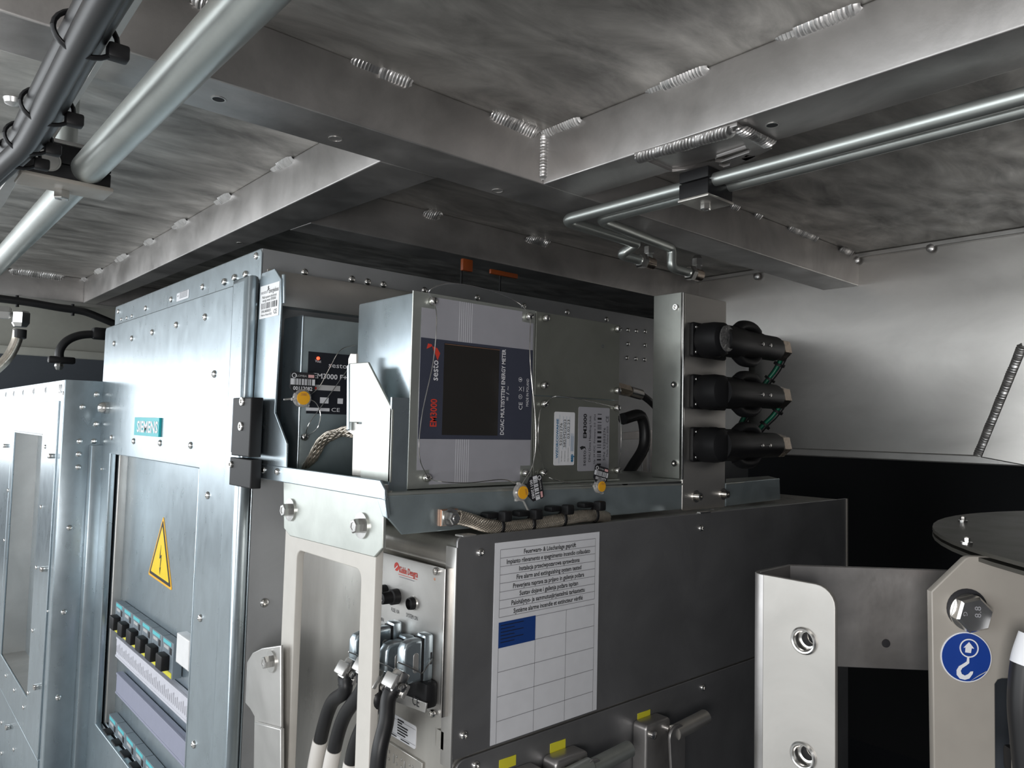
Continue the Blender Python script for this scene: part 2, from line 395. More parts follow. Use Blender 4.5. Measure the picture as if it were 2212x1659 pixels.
for a, b in (((1580, 444), (1600, 450)), ((1632, 462), (1648, 470)), ((1705, 492), (1768, 518)), ((1815, 538), (1842, 548))):
    beadpx(bA, PR, a, b, dA, .014)
bead(bE, (.30, 2.4515, .398), (.43, 2.4515, .398), dA, .03)
# drilled holes and plug welds on the beam undersides
def hole(u, v, par, r=.0075):
    p = PZ(ZB).at(u, v); me = ring_me(r * .8, r, .0006, 20, p, (0, 0, -1)); o = finish('hole_rim', me, ALUL, par, 40)
    lathe('hole', [(r * .8, -.0), (r * .8, .0004), (r * .1, .0005)], p, (0, 0, -1), DARK, par, 20)
hole(472, 214, bA); hole(1668, 270, bB); hole(518, 525, bC, .006)
for u, v, q in ((725, 300, bA), (1075, 412, bA)):
    finish('plug_weld', ring_me(.007, .0085, .0006, 24, PZ(ZB).at(u, v), (0, 0, -1)), ALUL, q, 40)

# side wall on the right, a sheet with a folded lower lip
wr = box('wall_right', 1.652, 1.662, -0.6, 1.235, -.034, ZC, ALUW); wr['kind'] = 'structure'
wr['label'] = 'plain satin aluminium side wall sheet at the right'; wr['category'] = 'wall'
poly2('folded_lip', PX(1.645), rrect(-1.235, -.052, .6, -.034), .012, ALUL, wr, (), .003)
poly2('top_seam', PX(1.642), rrect(-1.235, .391, .6, .4015), .010, ALUL, wr, (), .002)
PW = PX(1.644)
for u, v in ((1635, 597), (1712, 577), (1850, 562), (2010, 536)):
    lathe('spot_weld', [(.009, 0), (.008, .004), (.004, .006), (.001, .0065)], PW.at(u, v), (-1, 0, 0), WELD, wr, 14)
bead(wr, PX(1.651).at(2112, 990), PX(1.651).at(2212, 742), (-1, 0, 0), .02)
plate('corner_sheet', PX(1.643), [(2118, 988), (2216, 752), (2400, 300), (2500, 1060)], .008, ALUW, wr, (), .002)
fl = box('floor', .25, 2.6, -1.6, 6.0, -.96, -.95, GREYD); fl['kind'] = 'structure'; fl['label'] = 'dark compartment floor below the cabinets'; fl['category'] = 'floor'
fo_ = box('bounce_ground', -3.2, .25, -1.6, 6.0, -.97, -.96, GROUND); fo_['kind'] = 'structure'; fo_['label'] = 'pale unseen ground added outside the hatch to bounce light upward'; fo_['category'] = 'floor'  # added out of view to brighten roof and beam undersides by bounce
wb = box('wall_back', .22, 2.6, 3.3, 3.32, -.96, ZC + .02, GREYD); wb['kind'] = 'structure'; wb['label'] = 'dark rear wall behind the left cabinets'; wb['category'] = 'wall'
wf = box('wall_end', 2.4, 2.42, -0.6, 3.3, -.96, ZC + .02, DARK); wf['kind'] = 'structure'; wf['label'] = 'end wall deep behind the right side, painted near-black as unlit space'; wf['category'] = 'wall'  # near-black colour stands for the unlit space below the side wall
# upper back panel on the left, cream strip and white rail
PBK = PY(2.62)
t = thing('back_panel', (0.5, 2.62, .2), 'cream sheet panel behind the black cable at the far left', 'panel')
zt = PBK.at(60, 668).z; zm = PBK.at(100, 762).z
box('panel_sheet', .22, 1.3, 2.62, 2.63, zm, ZC, WALLC, t)
box('white_rail', .22, PBK.at(152, 668).x, 2.55, 2.62, zt + .012, ZB, WHITEP, t, .003)
box('lower_lip', .22, 1.3, 2.60, 2.62, zm - .012, zm + .012, WALLC, t, .003)

# ================================================================== CONTROL CABINET (centre left)
XF = .399; YC = .976; ZT = .2335; XD = .383
YL = 1.7354
cab = thing('control_cabinet', (.8, 1.35, -.95), 'tall galvanised control cabinet with teal name plate and yellow voltage triangle', 'cabinet')
PF, PDr, PI = PX(XF), PX(XD), PX(.4155)
PS = PY(YC)
ra, rb = PDr.p2(237, 980), PDr.p2(430, 1012)
hz = (ra[1] + rb[1]) / 2
box('side_panel', XF + .001, 1.62, YC, YC + .004, -.95, ZT, SIDEM, cab, .001)
box('rear_panel', 1.616, 1.62, YC + .004, YL, -.95, ZT, ZINCB, cab)
box('top_panel', XF + .001, 1.616, YC + .004, YL, ZT - .003, ZT, ZINC, cab)
fr = poly2('front_frame', PF, rrect(-YL, -.95, -YC, ZT, .006), .004, ZINC, cab, [rrect(ra[0], -.6, rb[0], hz)], .0015)
box('inner_panel', .4155, .4175, YC + .03, YL - .003, -.62, 0.0, ZINC, cab)
# door with a rolled right edge
dl = PDr.p2(228, 708); dr = PDr.p2(500, 618)
dzt = (dl[1] + dr[1]) / 2
door = poly2('door', PDr, rrect(dl[0], -.95, dr[0] + .012, dzt, .01), .012, ZINC, cab, [rrect(ra[0], -.6, rb[0], hz)], .0018)
e0 = PX(XD - .004).p2(503, 620)[0]; e1 = PX(XD - .004).p2(535, 615)[0]
poly2('door_edge_roll', PX(XD - .006), rrect(e0, -.95, e1, dzt + .006), .02, ZINC, door, (), .008)
poly2('door_edge_lip', PX(XD - .002), rrect(e0 - .007, -.95, e0 + .001, dzt + .003), .008, ZINC, door, (), .003)
poly2('window_trim', PDr.up_by(.001), rrect(rb[0], -.6, rb[0] + .003, hz), .014, ZINC, door, (), .001)
poly2('window_trim', PX(.399), rrect(ra[0] - .0005, -.6, ra[0] + .007, hz), .018, ALUL, door, (), .002)
for uv in ((247, 742), (285, 731), (329, 718), (381, 702), (443, 685), (463, 808), (412, 962), (346, 957), (289, 953), (241, 945), (449, 1070), (433, 1335), (419, 1608), (208, 1196), (196, 1380), (184, 1569), (219, 1013)):
    stud(RIV, PDr.up_by(.0002), uv, door, .95)
for uv in ((315, 666), (370, 647), (438, 620), (554, 553), (256, 673)):
    stud(RIV, PF, uv, cab, .9)
for uv in ((486, 609), (508, 600), (532, 593)): stud(DOME, PF, uv, cab, .95)
for uv in ((262, 690), (274, 687), (285, 683)): stud(RIV, PF, uv, cab, .6)
for uv in ((540, 825), (526, 1083), (507, 1517)): stud(RIV, PF, uv, cab, .95)
g0, g1 = PF.p2(538, 700)[0], PF.p2(547, 700)[0]
box('door_gap_shade', .389, .3985, -g1, -g0 + .004, -.95, dzt - .004, BLACK, cab)  # black strip stands in for the shaded gap beside the door edge
# round quarter turn latch at the door's left edge
lk = lathe('door_latch', [(.012, 0), (.0125, .004), (.011, .012), (.008, .017), (.004, .019), (.001, .019)], PDr.at(233, 881), (-1, 0, 0), CHROME, door, 22)
# latch inside the window recess
lathe('door_latch', [(.009, 0), (.009, .006), (.005, .012), (.001, .013)], PI.at(272, 1007), (-1, 0, 0), CHROME, cab, 14)
# teal name plate
a, b = PDr.p2(291, 899), PDr.p2(344, 945)
PT = PDr.up_by(.004)
npl = poly2('name_plate', PT, rrect(PT.p2(291, 903)[0], PT.p2(318, 942)[1], PT.p2(344, 903)[0], PT.p2(318, 902)[1]), .004, TEAL, door, (), .0004, 'teal name plate with white lettering')
q = PT.p2(291, 903)[0], PT.p2(344, 903)[0]
text('SIEMENS', PT, (318, 922), .019, PRINTW, npl, wid=(q[1] - q[0]) * .84, bold=.03, lift=.0004)
# inventory label on the top frame
il = rplate('inventory_label', PF.up_by(.0008), (381, 652), (408, 625), .0006, WHITE, cab, .002, label='small white inventory label')
PLb = PF.up_by(.0008); a0, b0 = PLb.p2(381, 652); a1, b1 = PLb.p2(408, 625)
bars(PLb, a0 + .004, b0 + .01, a0 + .011, b1 - .006, 26, INK, il, 'b', 3)
lines(PLb, [(a0 + .016, b0 + k * (b1 - b0) / 6 + .002, a1 - .006, b0 + k * (b1 - b0) / 6 + .002) for k in range(1, 6)], .0014, GREYINK, il)
# yellow voltage warning triangle on the inner panel
PIW = PX(.4148)
def shrink(pts, k):
    cx = sum(p[0] for p in pts) / len(pts); cy = sum(p[1] for p in pts) / len(pts)
    return [(cx + (x - cx) * k, cy + (y - cy) * k) for x, y in pts]
tri = [PIW.p2(353, 1114), PIW.p2(371, 1276), PIW.p2(320, 1240)]
def rounded(pts, r, n=4):
    out = []
    for i, p in enumerate(pts):
        p = V(p); a = V(pts[i - 1]) - p; b = V(pts[(i + 1) % len(pts)]) - p
        s = p + a.normalized() * r; e = p + b.normalized() * r
        for k in range(n + 1):
            t = k / n; out.append(tuple(s * (1 - t) ** 2 + p * 2 * t * (1 - t) + e * t * t))
    return out
wt = poly2('warning_sign', PIW, rounded(tri, .006), .0006, YELO, cab, label='yellow triangle with a black lightning bolt')
poly2('sign_border', PIW.up_by(.0003), rounded(shrink(tri, .90), .004), .0003, INK, wt)
poly2('sign_field', PIW.up_by(.0006), rounded(shrink(tri, .76), .003), .0003, YEL, wt)
cx = sum(p[0] for p in tri) / 3; cy = sum(p[1] for p in tri) / 3; H = .045
bolt_pts = [(.0, 1.0), (-.16, .12), (.03, .2), (-.02, -.45), (-.09, -.42), (.0, -.85), (.11, -.36), (.05, -.40), (.16, .42), (-.02, .32)]
poly2('lightning_bolt', PIW.up_by(.0009), [(cx + x * H * .8, cy - .002 + y * H * .62) for x, y in bolt_pts], .0003, INK, wt)
# two breaker rows with black toggles, in the recess
def breaker_row(px_handles, px_start, px_end, hh, lab):
    row = thing('breaker_row', PI.at(*px_start), lab, 'circuit breakers', 'rows of breakers behind the cabinet window')
    P1 = PX(.400)
    hs = [P1.p2(u, v) for u, v in px_handles]
    pitch = (hs[-1][0] - hs[0][0]) / (len(hs) - 1); zc = sum(h[1] for h in hs) / len(hs)
    for i in range(len(px_handles)):
        a = hs[0][0] + pitch * i
        br = poly2('breaker', P1, rrect(a - pitch * .48, zc - .026, a + pitch * .48, zc + .03), .0145, BREAK, row, (), .0008)
        poly2('cyan_marker', P1.up_by(.0004), rrect(a - pitch * .38, zc + .0225, a + pitch * .30, zc + .0285), .0006, CYAN, br)
        poly2('white_marker', P1.up_by(.0004), rrect(a - pitch * .3, zc + .015, a + pitch * .1, zc + .020), .0006, GOLDSC, br)
        poly2('toggle_slot', P1.up_by(.0004), rrect(a + pitch * .18, zc + .010, a + pitch * .36, zc + .020), .0006, INK, br)
        poly2('yellow_tag', P1.up_by(.0006), rrect(a - pitch * .42, zc - .0258, a + pitch * .42, zc - .0175), .0008, YELL, br)
        c = P1.w(a - pitch * .05, zc - .004, .006)
        obox('toggle', c, (0, -1, 0), (0, 0, 1), (-1, 0, 0), pitch * .52, hh, .014, BLACK, br, .002)
    return row, hs, pitch, zc
breaker_row([(257, 1338), (275, 1353), (295, 1370), (315, 1387), (337, 1404), (361, 1424)], (250, 1300), (375, 1385), .024, 'upper row of six grey breakers with black toggles in the cabinet window')
breaker_row([(242, 1590), (259, 1612), (278, 1636), (299, 1660), (322, 1684), (347, 1710)], (245, 1560), (370, 1640), .024, 'lower row of breakers with black toggles at the bottom of the cabinet window')
P2 = PX(.395)
blk = rplate('blank_cover', PX(.396), (379, 1430), (409, 1385), .016, WHITEP, cab, .001, .0015)
def duct(nm, plx, p_l0, p_l1, p_r, mat, lab, ribs):
    a0, b1 = plx.p2(*p_l0); b0 = plx.p2(*p_l1)[1]; a1 = plx.p2(*p_r)[0]
    d = poly2(nm, plx, rrect(a0, b0, a1, b1), .012, mat, cab, (), .002, lab)
    poly2('duct_edge', plx.up_by(.001), rrect(a0, b1 - .004, a1, b1), .006, mat, d, (), .001)
    poly2('duct_edge', plx.up_by(.001), rrect(a0, b0, a1, b0 + .004), .006, mat, d, (), .001)
    if ribs:
        lines(plx.up_by(.0005), [(a0 + .006 + k * (a1 - a0 - .012) / 44, b0 + .01, a0 + .006 + k * (a1 - a0 - .012) / 44, b0 + .01 + (.012 + .008 * ((k * 7) % 5) / 5)) for k in range(45)], .0016, GREYINK, d, 'cable_marks')
    return d
duct('cable_duct', PX(.402), (252, 1375), (250, 1418), (409, 1500), DUCTW, 'white cable duct with fine print', True)
duct('cable_duct', PX(.402), (252, 1452), (247, 1494), (409, 1600), DUCTG, 'lilac grey cable duct', False)
duct('cable_duct', PX(.402), (238, 1622), (236, 1660), (409, 1700), DUCTW, 'white cable duct with fine print', True)
# side panel fasteners (seen behind the meters)
for uv in ((567, 640),): pass
for uv in ((658, 588), (760, 603), (794, 609), (828, 615), (917, 627), (1031, 643), (1131, 661), (1225, 674), (1310, 690)): stud(RIV, PS, uv, cab, .95)
for uv in ((1356, 713), (1374, 715), (1393, 716), (1356, 743), (1393, 746), (1354, 773), (1373, 775), (1392, 777)): stud(DOME, PS, uv, cab, .75)
stud(RIV, PS, (571, 1302), cab, 1.1)
# black hinge
hg = thing('hinge', PDr.at(520, 955), 'black block hinge with socket screws on the right edge of the cabinet door', 'hinge')
PH = PX(XD - .010)
h0 = PH.p2(505, 860); h1 = PH.p2(541, 1056); hm = PH.p2(520, 990)[1]
poly2('hinge_leaf', PH.up_by(.004), rrect(h0[0] + .010, hm + .003, h1[0], h0[1]), .016, BLACK, hg, (), .0015)
poly2('hinge_leaf', PH, rrect(h0[0] - .003, hm + .006, h0[0] + .010, h0[1]), .012, GREYD, hg, (), .0015)
poly2('hinge_leaf', PH.up_by(.001), rrect(h0[0] - .001, h1[1], h1[0] + .001, hm), .014, BLACK, hg, (), .0015)
for uv in ((524, 867), (521, 921)):
    o = place('socket_screw', SOCK, hg, PH.up_by(.004).at(*uv), nrm_rot((-1, 0, 0))); o.scale = (1.25, 1.25, .5)
o = place('socket_screw', SOCK, hg, PH.up_by(.001).at(500, 1003), nrm_rot((-1, 0, 0))); o.scale = (1, 1, .6)

# ================================================================== SIDE CABINET (far left)
XS = .3132; ZS = .0737
sc_ = thing('side_cabinet', (.35, 2.2, -.95), 'low galvanised cabinet at the left edge with a deep window opening', 'cabinet')
PXS = PX(XS); PYS = PY(YL)
w0 = PXS.p2(34, 936); w1 = PXS.p2(95, 940); wz = PXS.p2(58, 1503)[1]
d1 = PXS.p2(130, 866)
box('side_panel', XS + .001, XF, YL - .003, YL, -.95, ZS, ZINC, sc_, .0008)
fp = poly2('front_frame', PXS, rrect(-2.9, -.95, -YL + .0005, ZS, .002), .003, ZINC, sc_, [rrect(w0[0] - .004, wz - .004, w1[0] + .004, w1[1] + .004)], .001)
box('top_panel', XS + .001, XF + .2, YL, 2.9, ZS - .004, ZS - .001, ZINC, sc_)
for u in (12, 29, 49, 72, 98):
    p = PXS.at(u, 862 - (u - 12) * .12); z = ZS - .017
    q = V((XS, p.y, z)); lathe('round_hole', [(.0062, 0), (.0062, .0004), (.001, .0005)], q, (-1, 0, 0), GREYD, sc_, 16)
    finish('hole_rim', ring_me(.0058, .0072, .0008, 16, q, (-1, 0, 0)), CHROME, sc_, 40)
for k in range(3): obox('vent_slot', (XS - .0006, YL + .028 + k * .011, ZS - .018), (0, 1, 0), (0, 0, 1), (1, 0, 0), .004, .018, .001, CHROME, sc_, .0004)
dp = PXS.up_by(.003)
bz = dp.p2(20, 1507)[1]
swd = poly2('window_door', dp, [(-2.35, -.69), (d1[0], -.69), (d1[0], d1[1]), (-2.35, d1[1])], .003, ZINC, sc_, [rrect(w0[0], wz, w1[0], (w0[1] + w1[1]) / 2)], .0008)
# recess sleeve
wzt = (w0[1] + w1[1]) / 2
box('recess_back', XS + .05, XS + .052, -w1[0] - .012, -w0[0] + .03, wz - .012, wzt + .012, ZINC, sc_)
box('recess_side', XS + .001, XS + .05, -w0[0], -w0[0] + .002, wz - .01, wzt + .01, ALUL, sc_)
box('recess_side', XS + .001, XS + .05, -w1[0] - .006, -w1[0] - .004, wz - .01, wzt + .01, ZINC, sc_)
box('recess_floor', XS + .001, XS + .05, -w1[0], -w0[0], wz - .002, wz, ALUF, sc_)
box('recess_top', XS + .001, XS + .05, -w1[0], -w0[0], wzt, wzt + .002, ZINC, sc_)
lines(dp, [(w0[0] - .002, wzt + .004, w1[0] + .001, wzt + .004)], .004, GOLDSC, sc_, 'trim_line')
poly2('door_left_leaf', dp, rrect(-2.9, -.69, -2.354, d1[1]), .003, ZINC, sc_, (), .0008)
lp = poly2('kick_plate', PXS.up_by(.0025), rrect(-2.9, -.95, d1[0], -.6925), .0025, ZINC, sc_, (), .0008)
for uv in ((209, 852), (178, 879), (208, 916), (172, 953), (203, 953), (170, 981), (169, 1009), (200, 1008), (150, 1140), (138, 1322), (126, 1507)): stud(DOME, PYS.up_by(.003), uv, sc_, 1.0)
for uv in ((98, 965), (89, 1095), (79, 1226), (71, 1362), (61, 1497), (18, 1059), (10, 1167), (13, 1460), (31, 1491), (51, 1528)): stud(RIV, dp, uv, sc_, .8)
for uv in ((30, 1619), (4, 1561), (4, 1627)): stud(RIV, PXS.up_by(.0025), uv, sc_, .8)
for uv in ((113, 1137), (137, 849), (103, 1320)): stud(RIV, PXS, uv, sc_, .6)
for uv in ((116, 985), (99, 1229), (84, 1483), (16, 963), (22, 1570)):
    p = dp.at(*uv); obox('door_clip', p + V((-.005, 0, 0)), (1, 0, 0), (0, 1, 0), (0, 0, 1), .011, .012, .010, CHROME, sc_, .002)
# vertical flange between the two cabinets
ff = box('corner_flange', .362, .396, YL - .032, YL - .004, -.95, -.058, ZINC, sc_, .002)

# ================================================================== METER RACK (carries the meters beside the cabinet)
XR = .394; YSF = .642; ZSH = -.070
rk = thing('meter_rack', (.6, .8, -.11), 'galvanised sheet metal rack with serial label bolted between cabinet and cream frame', 'rack')
PR_ = PX(XR)
sp = plate('side_plate', PR_, [(566, 590), (593, 580), (607, 603), (607, 659), (593, 891), (619, 958), (618, 1010), (540, 1000), (562, 607)], .0025, ZINC, rk, bev=.0008)
PLs = PX(XR - .0004)
def serial_label():
    a0, b0 = PLs.p2(560, 690); a1, b1 = PLs.p2(604, 607)
    lb = poly2('serial_label', PLs, rrect(a0, b0, a1, b1), .0003, WHITEP, sp, label='white serial number label with barcode')
    w_ = a1 - a0; h_ = b1 - b0; c = (a0 + a1) / 2
    T = lambda s, fx, fy, h, wd, al='C', m=INK, bold=0: text(s, PLs, PLs.w(a0 + w_ * fx, b0 + h_ * fy), h, m, lb, wid=w_ * wd, al=al, px=False, bold=bold)
    T('sesto', .22, .80, .005, .36, m=GREYINK); T('Energiebox', .72, .80, .006, .5)
    poly2('logo_mark', PLs.up_by(.0003), [(a0 + w_ * x, b0 + h_ * y) for x, y in ((.37, .80), (.46, .84), (.46, .96), (.41, .93), (.42, .86))], .0002, INK, lb)
    T('Multi-system electrical', .5, .64, .0035, .74); T('energy meter EM3000', .5, .54, .0035, .7)
    bars(PLs, a0 + w_ * .1, b0 + h_ * .28, a0 + w_ * .92, b0 + h_ * .46, 40, INK, lb, 'a', 5)
    T('S/N:54000025', .36, .21, .0035, .5); T('Made in Poland 2023', .38, .1, .0028, .56); T('CE', .84, .14, .006, .16)
serial_label()
# rear cross bar above the filter box
PBB = PY(.948)
z0, z1 = PBB.p2(612, 661)[1], PBB.p2(612, 586)[1]
box('cross_bar', XR + .003, .75, .948, .951, z0, z1, ALUW, rk, .0008)
box('cross_bar_lip', XR + .003, .75, .951, .970, z0, z0 + .003, ZINCB, rk)
plate('bar_bead', PX(XR + .002), [(608, 592), (613, 592), (613, 655), (608, 655)], .003, ZINC, rk, bev=.0012)
# shelf
box('shelf', XR + .003, .998, YSF + .001, .972, ZSH - .002, ZSH, ZINCY, rk)
rail = plate('front_rail', PX(XR - .001), [(536, 998), (821, 1037), (831, 1059), (831, 1082), (824, 1079), (537, 1029)], .003, ZINC, rk, bev=.001)
plate('rail_fold', PX(XR + .0005), [(812, 1071), (831, 1076), (836, 1120), (826, 1116)], .004, ZINC, rk, bev=.001)
for uv in ((542, 1012), (570, 1015), (600, 1019)): stud(DOME, PX(XR - .001), uv, rk, .75)
sf = plate('shelf_flange', PY(YSF), [(836, 1071), (1477, 1044), (1476, 1100), (869, 1155), (838, 1120)], .003, ZINCB, rk, bev=.001)
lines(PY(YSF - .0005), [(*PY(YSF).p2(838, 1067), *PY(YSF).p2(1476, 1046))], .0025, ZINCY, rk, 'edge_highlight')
plate('shelf_flange', PY(.650), [(1568, 1044), (1684, 1033), (1686, 1079), (1568, 1094)], .003, ZINCB, rk, bev=.001)
plate('flange_lip', PZU(PY(.650).at(1600, 1041).z), [(1568, 1044), (1684, 1034), (1660, 1028), (1568, 1034)], .002, ZINCY, rk)
# bolt and nut on the shelf corner
bolt(rk, V((XR + .014, YSF + .018, ZSH)), (0, 0, 1), .010, .006, wr=.009)
bolt(rk, PX(XR + .012).at(738, 1068), (0, 0, -1), .010, .010)
# hanger plate bolted to the cream frame
PHG = PX(.3985)
hp = plate('hanger_plate', PHG, [(612, 1040), (829, 1068), (826, 1184), (808, 1204), (626, 1158), (613, 1141)], .004, ZINCY, rk, bev=.001)
for uv in ((629, 1101), (783, 1135)):
    bolt(hp, PHG.at(*uv), (-1, 0, 0), .0135, .009, wr=.0135, wh=.0025)
# stand-off brackets between the rail and the meter
bp = plate('stand_off_plate', PX(.4185), [(754, 785), (795, 782), (847, 885), (842, 1042), (778, 1032), (781, 913), (751, 912)], .0025, ZINCY, rk, bev=.0008)
bq = plate('stand_off_plate', PX(.4225), [(752, 775), (757, 763), (770, 764), (770, 915), (782, 915), (782, 1030), (760, 1027), (762, 940), (748, 930)], .003, INOX, rk, bev=.0008)
plate('stand_off_edge', PX(.4175), [(749, 790), (754, 785), (753, 928), (748, 930)], .004, ZINC, rk, bev=.0008)
bx = PX(.4185).at(841, 1000)
box('stand_off_web', .4185, .441, bx.y - .001, bx.y + .0015, ZSH, PX(.4185).at(800, 800).z - .03, ZINC, rk)

# ================================================================== FILTER BOX EM3000 F+D
YB = .885; XB = .4195
zt_ = PY(YB).p2(655, 681)[1]; zb_ = ZSH + .0005
fb = thing('filter_box', (.5, .91, ZSH), 'small grey metal filter box with black faceplate and red power light', 'electronics box')
box('housing', XB + .0005, .60, YB + .001, .944, zb_, zt_, ZINCB, fb, .0025)
lp0 = PX(XB).p2(616, 690)
poly2('side_flange', PX(XB), rrect(-.941, zb_ + .004, -(YB + .0005), zt_ + .001, .003), .003, ZINC, fb, (), .0012)
PFB = PY(YB + .0002)
f0 = PFB.p2(667, 759); f1 = PFB.p2(661, 893)
fpz = poly2('faceplate', PFB.up_by(.0004), rrect((f0[0] + f1[0]) / 2, f1[1], .585, f0[1]), .0008, NAVYD, fb)
PF2 = PFB.up_by(.0005)
lathe('power_light', [(.0022, 0), (.0022, .001), (.0012, .0018), (.0002, .002)], PF2.at(687, 774), (0, -1, 0), REDL, fpz, 14)
text('Vout', PF2, (687, 780), .0038, PRINTW, fpz, wid=.0085)
text('sesto', PF2, (709, 788), .0065, PRINTW, fpz, wid=.0265, al='L')
text('EM3000 F+D', PF2, (676, 811), .0065, PRINTW, fpz, wid=.056, al='L', bold=.02)
rplate('white_strip', PF2.up_by(.0002), (661, 887), (712, 882), .0002, WHITE, fpz)
text('CE', PF2, (715, 885), .005, PRINTW, fpz, wid=.012, al='L')
rplate('grey_window', PF2.up_by(.0002), (675, 842), (735, 834), .0002, GOLDSC, fpz)
rplate('red_marker', PF2.up_by(.0004), (677, 841), (684, 836), .0002, RED, fpz)
for a, b in (((691, 871), (710, 859)), ((729, 872), (741, 861))): rplate('white_patch', PF2.up_by(.0002), a, b, .0002, WHITE, fpz)
sA = PF2.at(656, 944); slotscrew(fb, sA, (0, -1, 0), .005, .006, .9)
sB = PF2.at(768, 745)

# ================================================================== ENERGY METER
YM = .666; XM = .443
zmt = .1422
em = thing('energy_meter', (.53, .72, ZSH), 'energy meter with dark display, silver and navy front and blank bright side', 'meter')
XM2 = PY(YM).at(1154, 800).x
box('housing', XM, XM2, YM + .003, .787, ZSH + .0004, zmt, ZINC, em, .0025)
PM = PY(YM)
fpm = poly2('front_plate', PM, rrect(XM - .0025, ZSH + .0012, XM2, zmt + .001), .0022, ZINCY, em, (), .0006)
PM1 = PM.up_by(.0006)
def P1m(u, v): return PM1.p2(u, v)
tl, trr, bl, br = P1m(932, 668), P1m(1131, 700), P1m(918, 1012), P1m(1131, 1000)
L0, Rr = P1m(907, 800)[0], P1m(1150, 800)[0]
zt1, zb1 = P1m(1000, 652)[1], P1m(1000, 1044)[1]
n0 = P1m(940, 668); n1 = P1m(1128, 695); m0 = P1m(928, 1015); m1 = P1m(1124, 1006)
out = [(n0[0], zt1), (n1[0], zt1), (n1[0], n1[1]), (Rr, n1[1]), (Rr, m1[1]), (m1[0], m1[1]), (m1[0], zb1), (m0[0], zb1), (m0[0], m0[1]), (L0, m0[1]), (L0, n0[1]), (n0[0], n0[1])]
foil = poly2('front_foil', PM1, out, .0005, LILAC, fpm)
PM2 = PM.up_by(.0008)
b_t = PM2.p2(1000, 739)[1]; b_b = PM2.p2(1000, 949)[1]
poly2('navy_band', PM2, rrect(L0, b_b, Rr, b_t), .0002, NAVY, fpm)
for k in range(7):
    x = L0 + (Rr - L0) * (.31 + .018 * k)
    poly2('foil_stripe', PM2, rrect(x, b_t, x + .0004, zt1), .0001, WHITE, fpm); poly2('foil_stripe', PM2, rrect(x, zb1, x + .0004, b_b), .0001, WHITE, fpm)
s0 = PM2.p2(960, 743); s1 = PM2.p2(1074, 941)
poly2('display', PM.up_by(.0013), rrect(s0[0], s1[1], s1[0], s0[1] + .001), .0006, SCREEN, fpm, label='dark rectangular display')
lines(PM.up_by(.0014), [(s0[0], s0[1], s1[0], s0[1])], .0006, COPPER, fpm, 'display_edge')
ZU, XL = (0, 0, 1), (-1, 0, 0)
PT_ = PM.up_by(.0009)
def vt(s, u, v, h, wd, mat, par=fpm, pl=PT_, bold=0.0): return text(s, pl, (u, v), h, mat, par, wid=wd, r=ZU, u=XL, bold=bold)
vt('EM3000', 936, 892, .0085, PT_.p2(936, 862)[1] - PT_.p2(936, 922)[1], RED, bold=.02)
vt('sesto', 939, 800, .0085, PT_.p2(936, 778)[1] - PT_.p2(936, 822)[1], PRINTW, bold=.01)
sx, sz = PT_.p2(939, 778)
poly2('logo_mark', PT_, [(sx + .004, sz + .000), (sx + .007, sz + .008), (sx + .003, sz + .0135), (sx - .004, sz + .015), (sx - .011, sz + .0115), (sx - .0095, sz + .0175), (sx - .0045, sz + .017), (sx - .0015, sz + .010), (sx + .001, sz + .006)], .0002, RED, fpm)
vt('DC/AC MULTISYSTEM ENERGY METER', 1086, 847, .0055, PT_.p2(1086, 756)[1] - PT_.p2(1086, 941)[1], PRINTW, bold=.02)
vt('= / ~', 1096, 850, .005, .017, PRINTW)
vt('CE', 1124, 877, .0058, .009, PRINTW)
vt('MADE IN POLAND', 1139, 848, .004, PT_.p2(1139, 820)[1] - PT_.p2(1139, 880)[1], PRINTW)
for v_, s_ in ((857, 'P'), (820, '1')):
    c = PT_.at(1124, v_); finish('print_ring', ring_me(.0024, .0028, .0001, 20, c, (0, -1, 0)), PRINTW, fpm); vt(s_, 1124, v_, .003, .0014, PRINTW)
c = PT_.at(1124, 840); lines(PT_, [(*V((c.x - .0024, c.z - .0024)), *V((c.x + .0024, c.z + .0024))), (c.x - .0024, c.z + .0024, c.x + .0024, c.z - .0024), (c.x + .005, c.z - .003, c.x + .005, c.z + .003)], .0006, PRINTW, fpm, 'crossed_bin_print')
for uv, an in (((932, 651), 1.5), ((1140, 684), .5), ((919, 1032), 2.9), ((1132, 1022), .9)): slotscrew(em, PM.at(*uv), (0, -1, 0), .0046, .0075, an)

# ================================================================== DATA HANDLING UNIT
du = thing('data_unit', (.70, .72, ZSH), 'grey steel box with two blank cover plates and serial labels right of the energy meter', 'electronics box')
XU0 = XM2 + .0018; XU1 = PM.at(1338, 800).x
box('housing', XU0 + .001, XU1 - .004, YM + .004, .785, ZSH + .0004, .1405, ZINCB, du, .002)
zj = PM.p2(1250, 860)[1]
cp1 = poly2('cover_plate', PM, rrect(XU0, zj + .0006, XU1, .1425), .003, ZINCO, du, (), .0007)
cp2 = poly2('cover_plate', PM, rrect(XU0, ZSH + .003, XU1, zj - .0006), .003, ZINCO, du, (), .0007)
box('base_lip', XU0, XU1, YM - .004, YM + .006, ZSH + .0003, ZSH + .003, ZINCY, du, .0008)
for uv, an in (((1176, 688), 1.5), ((1331, 711), .4), ((1172, 833), 1.2), ((1330, 844), 2), ((1172, 873), .8), ((1329, 881), 1.7), ((1169, 1021), .8), ((1330, 1016), 1)):
    slotscrew(du, PM.at(*uv), (0, -1, 0), .0046, .0075, an)
finish('test_hole', ring_me(.0016, .0022, .0003, 14, PM.at(1302, 748), (0, -1, 0)), GREYD, cp1)
PLB = PM.up_by(.0004)
